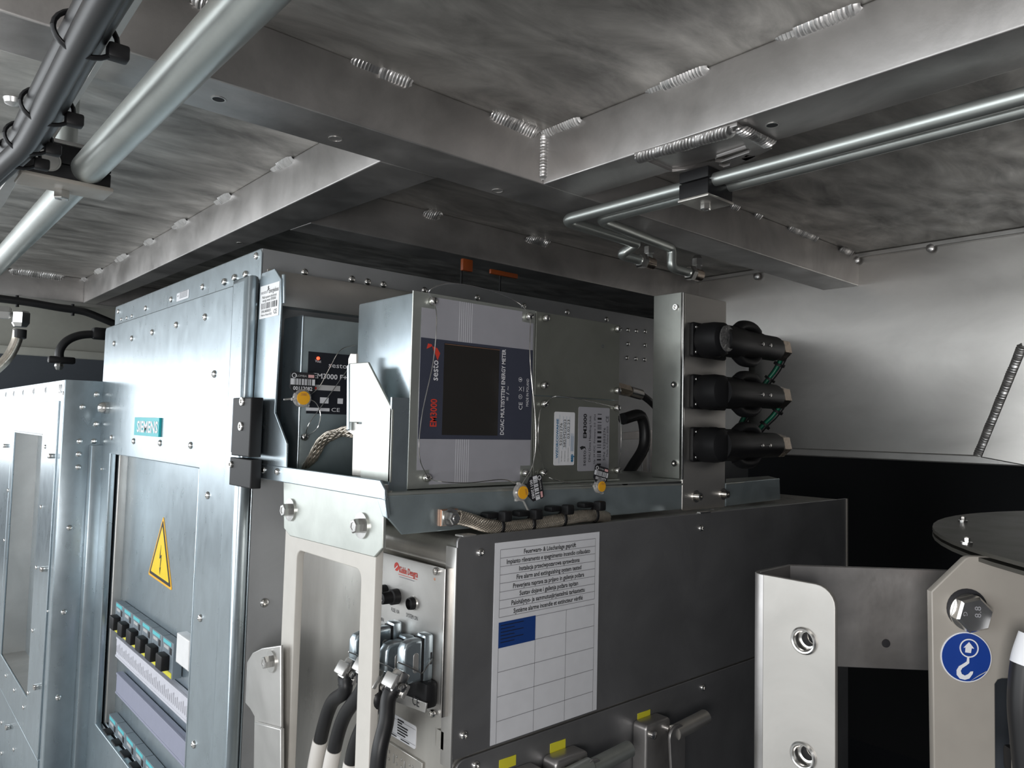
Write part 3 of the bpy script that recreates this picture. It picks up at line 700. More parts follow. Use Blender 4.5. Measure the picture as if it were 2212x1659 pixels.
def vlabel(u0, u1, vt_, vb, name, lab, mat=WHITE):
    a0 = PLB.p2(u0, 950)[0]; a1 = PLB.p2(u1, 950)[0]; b1 = PLB.p2((u0 + u1) / 2, vt_)[1]; b0 = PLB.p2((u0 + u1) / 2, vb)[1]
    return poly2(name, PLB, rrect(a0, b0, a1, b1, .002), .0004, mat, cp2, label=lab), a0, b0, a1, b1
lb1, a0, b0, a1, b1 = vlabel(1197, 1241, 890, 1005, 'calibration_label', 'small white calibration label with blue print')
def vT(s, fa, fb, h, fw, mat, par, al='C', bold=0.0):
    P = PLB.w(a0 + (a1 - a0) * fa, b0 + (b1 - b0) * fb, 0)
    return text(s, PLB, P, h, mat, par, wid=(b1 - b0) * fw, r=ZU, u=XL, px=False, al=al, bold=bold)
vT('WZORCOWANIE', .14, .5, .0036, .74, BLUEI, lb1, bold=.03)
vT('Nr fabryczny', .36, .17, .0015, .2, INK, lb1); vT('52201276', .32, .58, .0045, .42, INK, lb1)
vT('Nr świadectwa', .52, .17, .0015, .2, INK, lb1); vT('582/M2/2023', .50, .60, .0045, .52, INK, lb1)
vT('Data wzorcowania', .68, .2, .0015, .26, INK, lb1); vT('03.02.23', .68, .68, .0045, .36, INK, lb1)
vT('esp', .86, .13, .0055, .15, BLUEI, lb1, bold=.05)
A = a1 - a0; B = b1 - b0
lines(PLB, [(a0 + A * .24, b0 + B * .04, a0 + A * .24, b0 + B * .95), (a0 + A * .42, b0 + B * .3, a0 + A * .42, b0 + B * .92), (a0 + A * .58, b0 + B * .3, a0 + A * .58, b0 + B * .92), (a0 + A * .74, b0 + B * .36, a0 + A * .74, b0 + B * .92)], .0003, BLUEI, lb1)
lines(PLB, [(a0 + A * (.82 + .04 * k), b0 + B * .26, a0 + A * (.82 + .04 * k), b0 + B * (.6 - .05 * (k % 2))) for k in range(4)], .0005, BLUEI, lb1)
lb2, a0, b0, a1, b1 = vlabel(1249, 1316, 880, 1017, 'serial_label', 'silver serial number label with barcode', LILAC)
vT('EM3000', .2, .70, .0062, .38, INK, lb2, bold=.03); vT('sesto', .19, .20, .0065, .24, INK, lb2)
poly2('logo_mark', PLB.up_by(.0003), [(a0 + (a1 - a0) * x, b0 + (b1 - b0) * y) for x, y in ((.1, .33), (.2, .36), (.24, .33), (.22, .38), (.12, .39), (.05, .37))], .0002, INK, lb2)
vT('DHU Data Handling Unit', .36, .5, .0040, .72, INK, lb2); vT('Up: 24 VDC  Firmware: 3.0  IP54', .51, .5, .0032, .78, INK, lb2)
A = a1 - a0; B = b1 - b0
bars(PLB, a0 + A * .60, b0 + B * .08, a0 + A * .73, b0 + B * .9, 46, INK, lb2, 'b', 9)
vT('S/N: 52203276', .83, .42, .0042, .52, INK, lb2); vT('Made in Poland 2023', .93, .46, .0032, .48, INK, lb2); vT('CE', .92, .82, .006, .1, INK, lb2)

# ================================================================== SECURITY SEALS
def seal(label, pl, disc, dr, tagc, ang, num, code, wires, tail):
    s = thing('security_seal', pl.at(*disc), label, 'seal', 'numbered wire seals on the meter housings')
    c = pl.at(*disc)
    body = lathe('seal_body', [(dr * .75, 0), (dr, .001), (dr, .005), (dr * .86, .0065), (dr * .1, .0066)], c, pl.n, CLEAR, s, 24, 40)
    for k in range(3):
        t_ = ang + 1.2 + k * 2.1; obox('seal_lug', pl.w(*(V(pl.to2(c)) + V((math.cos(t_), math.sin(t_))) * dr * 1.05), .003), pl.r, pl.u, pl.n, dr * .35, dr * .35, .004, CLEAR, body, .0008)
    lathe('seal_insert', [(dr * .72, 0), (dr * .72, .0012), (dr * .1, .0013)], c + pl.n * .0066, pl.n, ORANGE, body, 24, 40)
    q = PL(c, pl.n, pl.r * math.cos(ang) + pl.u * math.sin(ang), pl.u * math.cos(ang) - pl.r * math.sin(ang))
    q2 = PL(pl.at(*tagc) + pl.n * .004, q.n, q.r, q.u); w_, h_ = dr * 1.42, dr * 1.22
    pts = [(-w_, h_ * .8), (-w_ * .9, h_), (w_ * .9, h_), (w_, h_ * .8), (w_, -h_ * .45), (w_ * .45, -h_), (-w_ * .45, -h_), (-w_, -h_ * .45)]
    tg = poly2('number_tag', q2, pts, .001, INK, s, label='black numbered barcode tag')
    qq = q2.up_by(.0003)
    poly2('barcode_field', qq, rrect(-w_ * .98, -h_ * .12, w_ * .98, h_ * .42), .0002, WHITE, tg)
    bars(qq.up_by(.0002), -w_ * .72, -h_ * .12, w_ * .72, h_ * .42, 30, INK, tg, 'a', num % 97)
    text(code, qq, qq.w(0, -h_ * .42), dr * .40, PRINTW, tg, wid=w_ * 1.55, px=False, bold=.02)
    text('PLOMBA', qq, qq.w(-w_ * .2, h_ * .68), dr * .22, GOLDSC, tg, wid=w_ * .95, px=False)
    finish('tag_logo', ring_me(dr * .2, dr * .27, .0002, 16, qq.w(-w_ * .72, h_ * .68), q2.n), PRINTW, tg)
    poly2('red_field', qq, rrect(w_ * .42, h_ * .56, w_ * .9, h_ * .82), .0002, PINK, tg)
    text(code[-4:], PL(c + pl.n * .0080, q.n, q.r, q.u), c + pl.n * .0080 + q.r * 0 + q.u * dr * .38, dr * .26, COPPER, body, wid=dr * .7, px=False)
    for wv in wires: tube('seal_wire', spline(wv, 8), .00055, CHROME, s, 6)
    if tail: tube('wire_end', [c, pl.at(*tail)], .0011, CLEAR, s, 6)
    return s
PSe = PY(.866); n3 = V((0, -1, 0))
A_ = lambda p, du=0, dv=0: PSe.at(p[0] + du, p[1] + dv)
seal('clear wire seal with tag 00112082 hanging before the filter box', PSe, (650, 860), .0115, (651, 829), 0.0, 82, '00112082',
     [[PSe.at(664, 858), PSe.at(690, 835), PSe.at(712, 795), PSe.at(735, 757), sB],
      [PSe.at(664, 862), PSe.at(682, 870), PSe.at(692, 895), PSe.at(685, 925), sA + n3 * .004],
      [sA + n3 * .004, PSe.at(668, 915), PSe.at(700, 870), PSe.at(752, 797)]], (613, 863))
PSm = PY(.632)
seal('clear wire seal with sideways tag 00112085 below the corner of the energy meter', PSm, (1121, 1063), .0100, (1151, 1054), -1.35, 85, '00112085',
     [[PSm.at(1118, 1046), PSm.at(1085, 1036), PSm.at(1010, 1043), PSm.at(950, 1040), PM.at(919, 1032) + n3 * .005],
      [PM.at(919, 1032) + n3 * .005, PSm.at(906, 985), PSm.at(911, 900), PSm.at(936, 780), PSm.at(943, 690), PM.at(932, 651) + n3 * .005],
      [PM.at(932, 651) + n3 * .005, PSm.at(928, 628), PSm.at(975, 612), PSm.at(1060, 628), PSm.at(1120, 655), PM.at(1140, 684) + n3 * .005],
      [PM.at(1140, 684) + n3 * .005, PSm.at(1145, 780), PSm.at(1157, 920), PSm.at(1152, 1000), PSm.at(1128, 1046)]], (1141, 1103))
seal('clear wire seal with tag 00112077 hanging below the lower labelled cover plate', PSm, (1291, 1050), .0090, (1293, 1026), -.22, 77, '00112077',
     [[PSm.at(1276, 1046), PSm.at(1230, 1043), PSm.at(1190, 1033), PM.at(1169, 1021) + n3 * .005],
      [PM.at(1169, 1021) + n3 * .005, PSm.at(1163, 960), PSm.at(1166, 890), PM.at(1172, 873) + n3 * .005],
      [PM.at(1172, 873) + n3 * .005, PSm.at(1200, 856), PSm.at(1260, 864), PM.at(1329, 881) + n3 * .005],
      [PM.at(1329, 881) + n3 * .005, PSm.at(1341, 920), PSm.at(1341, 975), PM.at(1330, 1016) + n3 * .005]], None)

# ================================================================== CONNECTOR POST
XP0 = .891; XP1 = .999; ZP = .2015
po = thing('connector_post', (.94, .67, -.115), 'upright rectangular steel housing with three black sockets right of the meters', 'housing')
box('side_cover', XP0, XP0 + .003, YSF + .001, .697, ZSH + .0006, ZP, ZINCY, po, .0012)
pp = poly2('front_plate', PY(YSF - .001), rrect(XP0 - .0005, -.1145, XP1, ZP - .001, .003), .003, ALUW, po, (), .0012)
box('rear_cover', XP0 + .003, XP1 - .002, .694, .697, ZSH + .0006, ZP - .002, ZINCB, po)
box('top_cover', XP0 + .004, XP1 - .002, YSF + .003, .694, ZP - .004, ZP - .001, BLACK, po)
box('front_edge', XP0 - .0025, XP0 + .002, YSF - .0015, YSF + .004, ZSH, ZP - .001, CHROME, po, .0012)
for uv in ((1461, 664), (1458, 831), (1459, 1001)):
    o = place('socket_screw', SOCK, po, PX(XP0).at(*uv), nrm_rot((-1, 0, 0))); o.scale = (1.05, 1.05, .8)
PPo = PY(YSF - .001)
for uv in ((1503, 1072), (1562, 1067)):
    o = place('socket_screw', SOCK, po, PPo.at(*uv), nrm_rot((0, -1, 0))); o.scale = (1.3, 1.3, 2.0)
    finish('washer', ring_me(.003, .009, .0015, 20, PPo.at(*uv), (0, -1, 0)), CHROME, po, 40)
SPX = [((1490, 684), (1562, 793)), ((1490, 795), (1562, 902)), ((1490, 908), (1562, 1012))]
zc_ = []
for (p0, p1) in SPX:
    a0, b1 = PPo.p2(*p0); a1, b0 = PPo.p2(*p1)
    b0 += .0; zc = (PPo.p2((p0[0] + p1[0]) / 2, (p0[1] + p1[1]) / 2)[1])
    hgt = .0515 * .98; zc_.append(zc)
    so = poly2('socket_flange', PPo.up_by(.006), rrect(a0, zc - hgt / 2, a1, zc + hgt / 2, .004), .006, BLACK, po, (), .0015)
    for dx in (.008, a1 - a0 - .008):
        for dz in (-1, 1):
            o = place('socket_screw', SOCK, so, PPo.w(a0 + dx, zc + dz * (hgt / 2 - .007), .006), nrm_rot((0, -1, 0))); o.scale = (.6, .6, .35)
    lathe('socket_collar', [(.026, 0), (.026, .010), (.0235, .012), (.01, .0125)], PPo.w((a0 + a1) / 2 - .001, zc, .006), (0, -1, 0), BLACK, so, 28)
# angled plugs, cable leaving to the right
names = ('black angled round plug with scuffed cap in the top socket of the post', 'black angled round plug in the middle socket of the post', 'black angled round plug in the bottom socket of the post')
plug_ends = []
for i, zc in enumerate(zc_):
    y = YSF - .030; x0 = XP0 + .038
    pg = thing('angled_plug', (x0, y, zc), names[i], 'connector', 'angled plugs on the connector post')
    lathe('elbow_body', [(.0245, 0), (.0255, .003), (.0255, .020), (.0235, .034), (.016, .039), (.003, .040)], (x0, YSF - .0078, zc), (0, -1, 0), BLACK, pg, 28)
    tube('plug_body', [(x0 + .004, y, zc), (x0 + .055, y, zc), (x0 + .063, y, zc), (x0 + .108, y, zc), (x0 + .116, y, zc), (x0 + .158, y, zc), (x0 + .163, y, zc)], .0225, BLACK, pg, 20,
         rad=lambda t_: (.0235, .0235, .0215, .0215, .0195, .0195, .0175)[int(round(t_ * 6))])
    if i == 0: lathe('scuffed_cap', [(.0195, 0), (.0185, .0012), (.002, .0015)], (x0, YSF - .0476, zc), (0, -1, 0), metal('scuffed_resin', (.10, .10, .10), .25, 0.0, .5, 300, bump=.9), pg, 20)
    for sg in (1, -1):
        tube('lever_lug', spline([(x0 + .048, y - .002, zc + sg * .020), (x0 + .062, y - .003, zc + sg * .027), (x0 + .090, y - .003, zc + sg * .027), (x0 + .106, y - .003, zc + sg * .019)], 4), .0075, BLACK, pg, 10)
    lathe('lug_pin', [(.003, 0), (.0028, .004), (.001, .005)], (x0 + .104, y - .003, zc + .025), (1, 0, 0), GREYINK, pg, 10)
    for dx in (.090, .112): lathe('rivet_pin', [(.003, 0), (.0028, .001), (.001, .0013)], (x0 + dx, y - .0215, zc), (0, -1, 0), CHROME, pg, 12)
    lathe('cable_gland', [(.0175, 0), (.0185, .002), (.0185, .022), (.015, .028), (.009, .035), (.002, .035)], (x0 + .163, y, zc), (1, 0, 0), NICKEL, pg, 6, 20, .3)
    plug_ends.append(V((x0 + .193, y, zc)))
e = plug_ends
for i, (pts, lab) in enumerate((
        ([e[0] + V((0, 0, 0)), e[0] + V((.008, .006, -.008)), e[0] + V((.008, .018, -.03)), e[0] + V((.002, .035, -.055)), e[0] + V((-.008, .06, -.10)), e[0] + V((-.03, .08, -.16))], 'green and black cable bundle hanging from the top angled plug'),
        ([e[1] + V((0, 0, 0)), e[1] + V((.008, .006, -.008)), e[1] + V((.006, .022, -.03)), e[1] + V((-.008, .04, -.055)), e[1] + V((-.03, .07, -.11))], 'green and black cable bundle hanging from the middle angled plug'))):
    g = thing('cable_bundle', pts[0], lab, 'cables', 'green cable bundles of the angled plugs')
    for k in range(4):
        off = V((.004 * math.cos(k * 1.6), .004 * math.sin(k * 1.6), 0))
        tube('green_cable' if k % 2 == 0 else 'black_cable', spline([p + off for p in pts], 6), .0032, GREEN if k % 2 == 0 else RUBBER, g, 8)
    for q in (2, 3): lathe('cable_tie', [(.0095, -.002), (.0095, .002)], pts[q - 1] * .4 + pts[q] * .6, pts[q] - pts[q - 1], BLACK, g, 14)
# loose parts in the gap between data unit and post
g = thing('cable_gland_pair', PY(.80).at(1365, 845), 'nickel cable glands poking out behind the grey cover plate', 'connector')
a_, b_ = PY(.80).at(1332, 838), PY(.80).at(1386, 853); d_ = b_ - a_
lathe('gland_nut', [(.010, 0), (.010, d_.length * .45), (.008, d_.length * .5)], a_, d_, NICKEL, g, 6, 20)
lathe('gland_tail', [(.009, 0), (.009, d_.length * .45), (.006, d_.length * .5)], a_ + d_ * .5, d_, CHROME, g, 14)
pts = [b_, PY(.80).at(1405, 868), PY(.82).at(1425, 890)]
tube('black_cable', spline(pts, 5), .006, RUBBER, g, 10)
tube('conduit', spline([PY(.82).at(1345, 905), PY(.82).at(1385, 900), PY(.82).at(1392, 960), PY(.82).at(1365, 1010), PY(.82).at(1345, 1040)], 6), .010, RUBBER, g, 12)
bk = thing('slotted_bracket', PY(.9).at(1390, 1000), 'grey slotted bracket in the gap beside the connector post', 'bracket')
pb = PY(.93)
plate('bracket_plate', pb, [(1345, 935), (1412, 928), (1412, 1040), (1388, 1040), (1388, 948), (1345, 950)], .003, ALU, bk, [[(1398, 955), (1404, 955), (1404, 1030), (1398, 1030)]])

# ================================================================== CREAM SUPPORT FRAME
XC = .404; PC_ = PX(XC)
cf = thing('support_frame', (XC, .76, -.95), 'cream painted upright support frame with a tall rounded window', 'frame')
yl, yr = PC_.at(616, 1160).y, PC_.at(811, 1210).y
il_, ir_ = PC_.at(640, 1220).y, PC_.at(778, 1300).y
it = PC_.at(700, 1206).z
zt2 = -.128
fo = [(-yl, -.95), (-yr, -.95), (-yr, zt2), (-yl, zt2)]
win = rrect(-il_, -.70, -ir_, it, .011, 5)
poly2('frame_plate', PC_, fo, .0095, CREAM, cf, [win], .0012)
box('frame_foot', XC, XC + .0095, yr, yl, -.95, -.70, CREAM, cf)
# folded foot bracket with bolt on the left of the frame
PFB2 = PX(.391)
fbk = thing('folded_bracket', PFB2.at(570, 1600), 'pale galvanised folded bracket with one bolt between cabinet door and cream frame', 'bracket')
pts = [(606, 1394), (565, 1400), (545, 1410), (533, 1430), (529, 1519), (540, 1532), (549, 1548), (545, 1800), (606, 1800)]
plate('bracket_plate', PFB2, pts, .004, ALUL, fbk, bev=.0015)
plate('bracket_step', PX(.386), [(549, 1560), (606, 1575), (606, 1800), (546, 1800)], .005, ALUL, fbk, bev=.0015)
bolt(fbk, PFB2.at(588, 1428), (-1, 0, 0), .013, .009, wr=.013, wh=.0025)

# ================================================================== FIRE CONTROL UNIT
XK = .468; YK = .613; ZK = -.1145
fk = thing('fire_control_unit', (.9, .79, -.95), 'stainless fire alarm control unit with inspection notice on its dark side cover', 'control box')
bm = bmesh.new(); bmesh.ops.create_cube(bm, size=1)
for v in bm.verts: v.co = V((XK + (v.co.x + .5) * (1.345 - XK), YK + .002 + (v.co.y + .5) * (.972 - YK - .002), -.95 + (v.co.z + .5) * (ZK - .003 + .95)))
ed = [e for e in bm.edges if all(abs(v.co.z - (ZK - .003)) < 1e-5 and abs(v.co.x - XK) < 1e-5 for v in e.verts)]
bmesh.ops.bevel(bm, geom=ed, offset=.018, segments=6, profile=.5, affect='EDGES')
me = bpy.data.meshes.new('housing'); bm.to_mesh(me); bm.free(); finish('housing', me, INOX, fk, 35)
PK2 = PY(YK - .002)
zs = -.337
cv = poly2('side_cover', PK2, rrect(XK - .001, zs, 1.345, ZK + .0005, .006), .003, STEEL, fk, (), .001)
lc = poly2('lower_panel', PK2, rrect(XK + .004, -.95, 1.345, zs - .0022, .012), .003, STEEL, fk, (), .001)
box('cover_flange', XK - .002, XK + .001, YK - .002, YK + .016, zs - .008, ZK - .010, ALUL, fk, .0008)
box('cover_flange', XK - .0035, XK - .001, YK - .003, YK + .014, -.95, zs - .014, ALUL, fk, .0008)
box('cover_curl', XK + .006, XK + .024, YK - .002, YK + .012, ZK - .0005, ZK + .0015, ALUL, fk, .0006)
box('right_seam', 1.338, 1.342, YK - .0035, YK - .001, -.30, ZK, BEIGE, fk)
for uv in ((1037, 1194), (1001, 1588), (1513, 1141)): stud(DOME, PK2, uv, cv, .78)
for uv in ((1027, 1653), (1517, 1485)): stud(DOME, PK2, uv, lc, .78)
box('tie_lug', PK2.at(1508, 1110).x, PK2.at(1530, 1110).x, YK - .006, YK, ZK, ZK + .002, CHROME, fk)
# inspection notice
PN = PK2.up_by(.0006)
nx0, nx1, nz0, nz1 = .5172, .6818, -.3345, -.1243
nt_ = poly2('inspection_notice', PN, rrect(nx0, nz0, nx1, nz1), .0006, WHITE, fk, label='white inspection notice in eight languages over an empty table')
NW, NH = nx1 - nx0, nz1 - nz0
def nx(t): return nx0 + NW * t
def nz(t): return nz1 - NH * t
rows = ['Feuerwarn- & Löschanlage geprüft', 'Impianto rilevamento e spegnimento incendio collaudato', 'Instalacja przeciwpozarowa sprawdzona', 'Fire alarm and extinguishing system tested',
        'Preverjena naprava za prijavo in gašenje požara', 'Sustav dojave i gašenja požara ispitan', 'Palohälytys- ja sammutusjärjestelmä tarkastettu', 'Système alarme incendie et extincteur vérifié']
wds = (.50, .80, .58, .62, .68, .56, .70, .66)
rt, rb_ = .036, .376; rh = (rb_ - rt) / 8
for i, (s, wd) in enumerate(zip(rows, wds)):
    text(s, PN, PN.w(nx(.5), nz(rt + rh * (i + .5))), .0049, INK, nt_, wid=NW * wd, px=False, bold=.02)
sg = [(nx(.045), nz(rt + rh * k), nx(.955), nz(rt + rh * k)) for k in range(9)] + [(nx(t), nz(rt), nx(t), nz(rb_)) for t in (.045, .955)]
cols = (.045, .37, .665, .955); ct, chh = .405, .1215
sg += [(nx(.045), nz(ct + chh * k), nx(.955), nz(ct + chh * k)) for k in range(5)] + [(nx(t), nz(ct), nx(t), nz(.998)) for t in cols]
lines(PN, sg, .0006, GREYINK, nt_, 'table_lines')
bs = poly2('blue_sticker', PN.up_by(.0004), rrect(nx(.045), nz(ct + chh * 1.02), nx(.37), nz(ct - .004)), .0003, BLUE, nt_, label='blue test date sticker')
PNs = PN.up_by(.0006)
lines(PNs, [(nx(.06), nz(ct + .012 + k * .017), nx(.06 + (.12 if k % 2 else .2)), nz(ct + .012 + k * .017)) for k in range(6)], .0007, INK, bs, 'small_print')
# control face (towards the hatch)
XKP = .458; PKP = PX(XKP)
ky0, ky1 = .6175, .765; kz1, kz0 = -.1462, -.294
kp = poly2('control_face', PKP, rrect(-ky1, kz0, -ky0, kz1), .002, ALUL, fk, (), .0006)
poly2('face_edge', PX(XKP - .0005), rrect(-(ky0 + .003), kz0, -ky0, kz1), .010, ALUW, fk, (), .0006)
o = place('socket_screw', SOCK, kp, PKP.at(945, 1234), nrm_rot((-1, 0, 0))); o.scale = (.9, .9, .8)
o = place('socket_screw', SOCK, kp, PX(XKP - .002).at(936, 1541), nrm_rot((-1, 0, 0))); o.scale = (.9, .9, .8)
lathe('rust_hole', [(.0016, 0), (.0014, .0003), (.0002, .0004)], PKP.at(939, 1251), (-1, 0, 0), COPPER, kp, 12)
text('Kidde Deugra', PKP, (882, 1235), .0068, RED, kp, wid=.036, bold=.02)
lathe('logo_disc', [(.0048, 0), (.0047, .0003), (.0003, .0004)], PKP.at(857, 1224), (-1, 0, 0), RED, kp, 20)
q = PKP.p2(857, 1225); lines(PKP.up_by(.0004), [(q[0] - .0035, q[1] - .003, q[0] + .003, q[1] + .002)], .0012, WHITE, kp, 'logo_stripe')
q0 = PKP.p2(861, 1238); q1 = PKP.p2(902, 1250)
lines(PKP, [(q0[0], q0[1] - .001, q1[0], q0[1] - .001)], .0005, RED, kp, 'logo_underline')
lines(PKP, [(q0[0] + .002, q0[1] - .0035, q1[0] - .006, q0[1] - .0035)], .0008, GREYINK, kp, 'small_print')
text('FUSE 10A', PKP, (854, 1319), .0042, INK, kp, wid=.0165)
text('SYSTEM ON', PKP, (890, 1332), .0042, INK, kp, wid=.0215)
def knob(u, v, cap):
    p = PKP.at(u, v)
    k = lathe('fuse_holder', [(.0085, 0), (.0085, .008), (.0068, .009), (.0064, .019), (.0058, .020), (.002, .0205)], p, (-1, 0, 0), BLACK, kp, 20)
    obox('knob_slot', p + V((-.0205, 0, 0)), (1, 0, 0), (0, 1, .6), (0, -.6, 1), .001, .007, .002, GREYINK, k)
knob(858, 1288, 1); knob(832, 1279, 1)
p = PKP.at(893, 1303); k = lathe('pilot_light', [(.0068, 0), (.0068, .001), (.0062, .006), (.0052, .0065), (.005, .003), (.001, .003)], p, (-1, 0, 0), BLACK, kp, 20)
finish('light_bezel', ring_me(.0066, .0075, .0012, 20, p, (-1, 0, 0)), CHROME, k, 40)
text('IN', PKP, (826, 1338), .004, INK, kp, wid=.005)
# CE strip and rubber boot below the plugs
ce = plate('ce_plate', PX(XKP - .018), [(845, 1490), (921, 1519), (918, 1540), (842, 1512)], .002, ALUL, fk)
text('CE', PX(XKP - .0181), (898, 1515), .0085, INK, ce, wid=.012)
b0_ = PX(XKP - .016); s0_ = b0_.p2(921, 1519)
obox('rubber_boot', (XKP - .0085, .6275 + .03, -.272), (1, 0, 0), (0, 1, 0), (0, 0, 1), .015, .070, .026, BLACK, fk, .004)
# data label, embossed plate and slot cut-out
PXK = PX(XK - .0006)
dl_ = poly2('data_label', PXK, rrect(PXK.p2(836, 1560)[0], PXK.p2(868, 1602)[1], PXK.p2(899, 1560)[0], PXK.p2(868, 1552)[1], .003), .0006, WHITE, fk, label='white data label with small print')
a0, b1 = PXK.p2(836, 1560)[0], PXK.p2(868, 1552)[1]; a1, b0 = PXK.p2(899, 1560)[0], PXK.p2(868, 1602)[1]; A = a1 - a0; B = b1 - b0
lines(PXK, [(a0, b1 - B * .16, a1, b1 - B * .16), (a0, b0 + B * .17, a1, b0 + B * .17)], .0004, GREYINK, dl_)
lines(PXK, [(a0 + A * .38, b1 - B * (.12 + k * .12), a0 + A * (.38 + (.22, .16, .36, .34, .36, .28)[k]), b1 - B * (.12 + k * .12)) for k in range(6)], .0015, INK, dl_, 'small_print')
lines(PXK, [(a0 + A * .12, b0 + B * .09, a0 + A * .36, b0 + B * .09), (a0 + A * .5, b0 + B * .09, a0 + A * .8, b0 + B * .09)], .0012, INK, dl_, 'small_print')
PXE = PX(XK - .0025)
c_ = PXE.p2(912, 1648); zl = c_[1]
ep = poly2('embossed_plate', PXE, rrect(c_[0] - .10, zl - .045, c_[0], zl), .0025, INOX, fk, (), .0008)
for k in range(9):
    a = c_[0] - .0795 + k * .0078
    for dz, hh in ((-.010, .003), (-.018, .003)) if k % 3 else ((-.014, .010),):
        obox('embossed_mark', PXE.w(a + (.002 if k % 2 else 0), zl + dz, .0003), (1, 0, 0), (0, 1, 0), (0, 0, 1), .0012, .002, hh, ALUL, ep, .0004)
stud(RIV, PXE, (825, 1637), ep, .5)
sl_ = PX(XK - .0008)
q0, q1 = sl_.p2(948, 1575), sl_.p2(968, 1625)
poly2('slot_opening', sl_, rrect(q0[0] + .004, q1[1], q1[0] - .002, q0[1]), .0006, BLACK, fk)
poly2('slot_tab', PX(XK - .002), rrect(q0[0] - .002, q1[1], q0[0] + .010, q0[1]), .0015, INOX, fk)
lines(sl_, [(*sl_.p2(939, 1572), *sl_.p2(938, 1610))], .0007, ALUL, fk, 'scribe_line')
# ---- lower panel sockets
PLo = PK2
def ytag(p0, p1):
    a, b = PLo.p2(*p0); c, d = PLo.p2(*p1); zc = (PLo.p2((p0[0] + p1[0]) / 2, (p0[1] + p1[1]) / 2)[1])
    y = poly2('yellow_tag', PLo.up_by(.0005), rrect(a, zc - .0055, c, zc + .0055), .0005, YELL, lc)
    text('=U2A-X10.02', PLo.up_by(.0005), PLo.w((a + c) / 2, zc, 0), .0025, GREYINK, y, wid=(c - a) * .72, px=False)
ytag((1078, 1655), (1114, 1640)); ytag((1188, 1621), (1221, 1603)); ytag((1377, 1555), (1404, 1538))
def panel_socket(p0, w_, first):
    a, z = PLo.p2(*p0)
    s = poly2('socket_housing', PLo.up_by(.022), rrect(a, z - .075, a + w_, z, .006), .022, ALU, lc, (), .003)
    for dx in (.010, w_ - .008):
        lathe('socket_bolt', [(.005, 0), (.005, .005), (.003, .006), (.0005, .006)], PLo.w(a + dx, z - .012, .022), (0, -1, 0), CHROME, s, 12)
    poly2('locking_ear', PLo.up_by(.040), [(a + w_ * .62, z - .08)] + [(a + w_ * .80 + .016 * math.cos(t_), z - .016 + .014 * math.sin(t_)) for t_ in [math.pi * (1 - k / 8) for k in range(9)]] + [(a + w_ * .80 + .016, z - .08)], .004, ALU, s, (), .001)
    tube('latch_bar', [PLo.w(a + w_ * .82, z - .014, .034), PLo.w(a + w_ * .82 + .066, z - .010, .034)], .0095, ZINCY if first else INOX, s, 18)
panel_socket((1366, 1557), .050, False); panel_socket((1171, 1632), .052, True); panel_socket((1070, 1672), .052, True)

# ================================================================== FOUR HOODED PLUGS AND THEIR CABLES
def hood_plug(label, y0, z1, path, sl_from, plr, cl_label):
    pg = thing('hooded_plug', (XKP, y0 + .008, z1 - .024), label, 'connector', 'hooded plugs of the fire control unit')
    H = .047; W = .0165; XA = XKP - .002
    fr_ = box('plug_shell', XKP - .0135, XA, y0, y0 + W, z1 - H, z1, ZINC, pg, .003)
    box('shell_gasket', XKP - .0155, XKP - .0135, y0 + .0015, y0 + W - .0015, z1 - H + .002, z1 - .003, BLACK, pg)
    poly2('latch_slot', PY(y0 - .0002), rrect(XKP - .0062, z1 - .030, XKP - .0040, z1 - .018), .0004, INK, fr_)
    prof = [(XKP - .014, z1 - .0035), (XKP - .027, z1 - .0035), (XKP - .034, z1 - .0055), (XKP - .0375, z1 - .011), (XKP - .038, z1 - .026), (XKP - .037, z1 - .038), (XKP - .030, z1 - .046), (XKP - .014, z1 - .046)]
    hd = poly2('hood', PY(y0 + .0015), prof, W - .003, ZINC, pg, (), .0035)
    poly2('hood_emboss', PY(y0 + .0012), rrect(XKP - .026, z1 - .036, XKP - .0195, z1 - .016, .0032, 5), .001, ALUL, hd, (), .0004)
    d = V((-.55, 0, -.84)).normalized(); e = V((-.84, 0, .55)); c = V((XKP - .034, y0 + W / 2, z1 - .034))
    obox('strain_relief', c + d * .010, e, (0, 1, 0), d, .013, .0145, .022, CHROME, pg, .002)
    ob2 = obox('relief_cheek', c + d * .012 + e * .0085, e, (0, 1, 0), d, .005, .019, .014, ALUL, pg, .0015)
    obox('relief_cheek', c + d * .015 - e * .0085, e, (0, 1, 0), d, .005, .019, .014, ALUL, pg, .0015)
    lathe('relief_screw', [(.0042, 0), (.0042, .003), (.002, .0042), (.0004, .0042)], c + d * .013 + V((0, -.0095, 0)) - e * .001, (0, -1, 0), CHROME, pg, 14)
    obox('relief_screw_slot', c + d * .013 + V((0, -.0138, 0)) - e * .001, (1, 0, .4), (0, 1, 0), (-.4, 0, 1), .0055, .0006, .0011, INK, pg)
    tube('wire_bail', [V((XKP - .005, y0 - .002, z1 - .024)), V((XKP - .018, y0 - .0035, z1 - .036)), V((XKP - .038, y0 - .003, z1 - .024)), V((XKP - .046, y0 - .001, z1 - .020))], .0008, CHROME, pg, 6)
    st = c + d * .018
    cab_ = thing('plug_cable', st, cl_label, 'cable', 'black cables of the hooded plugs')
    pts_ = spline([st, st + (d * .010 if sl_from else V((0, 0, -.016)))] + path, 10)
    cutz = plr
    up_ = [p for p in pts_ if p.z > cutz]; lo_ = [p for p in pts_ if p.z <= cutz]
    tube('rubber_jacket', up_, .0078, RUBBER, cab_, 16)
    tube('cable_collar', [up_[4], up_[5]], .0083, RUBBER, cab_, 16)
    if len(lo_) > 1:
        tube('woven_sleeve', [up_[-1]] + lo_, .0086, SLEEVE, cab_, 18)
    return pg
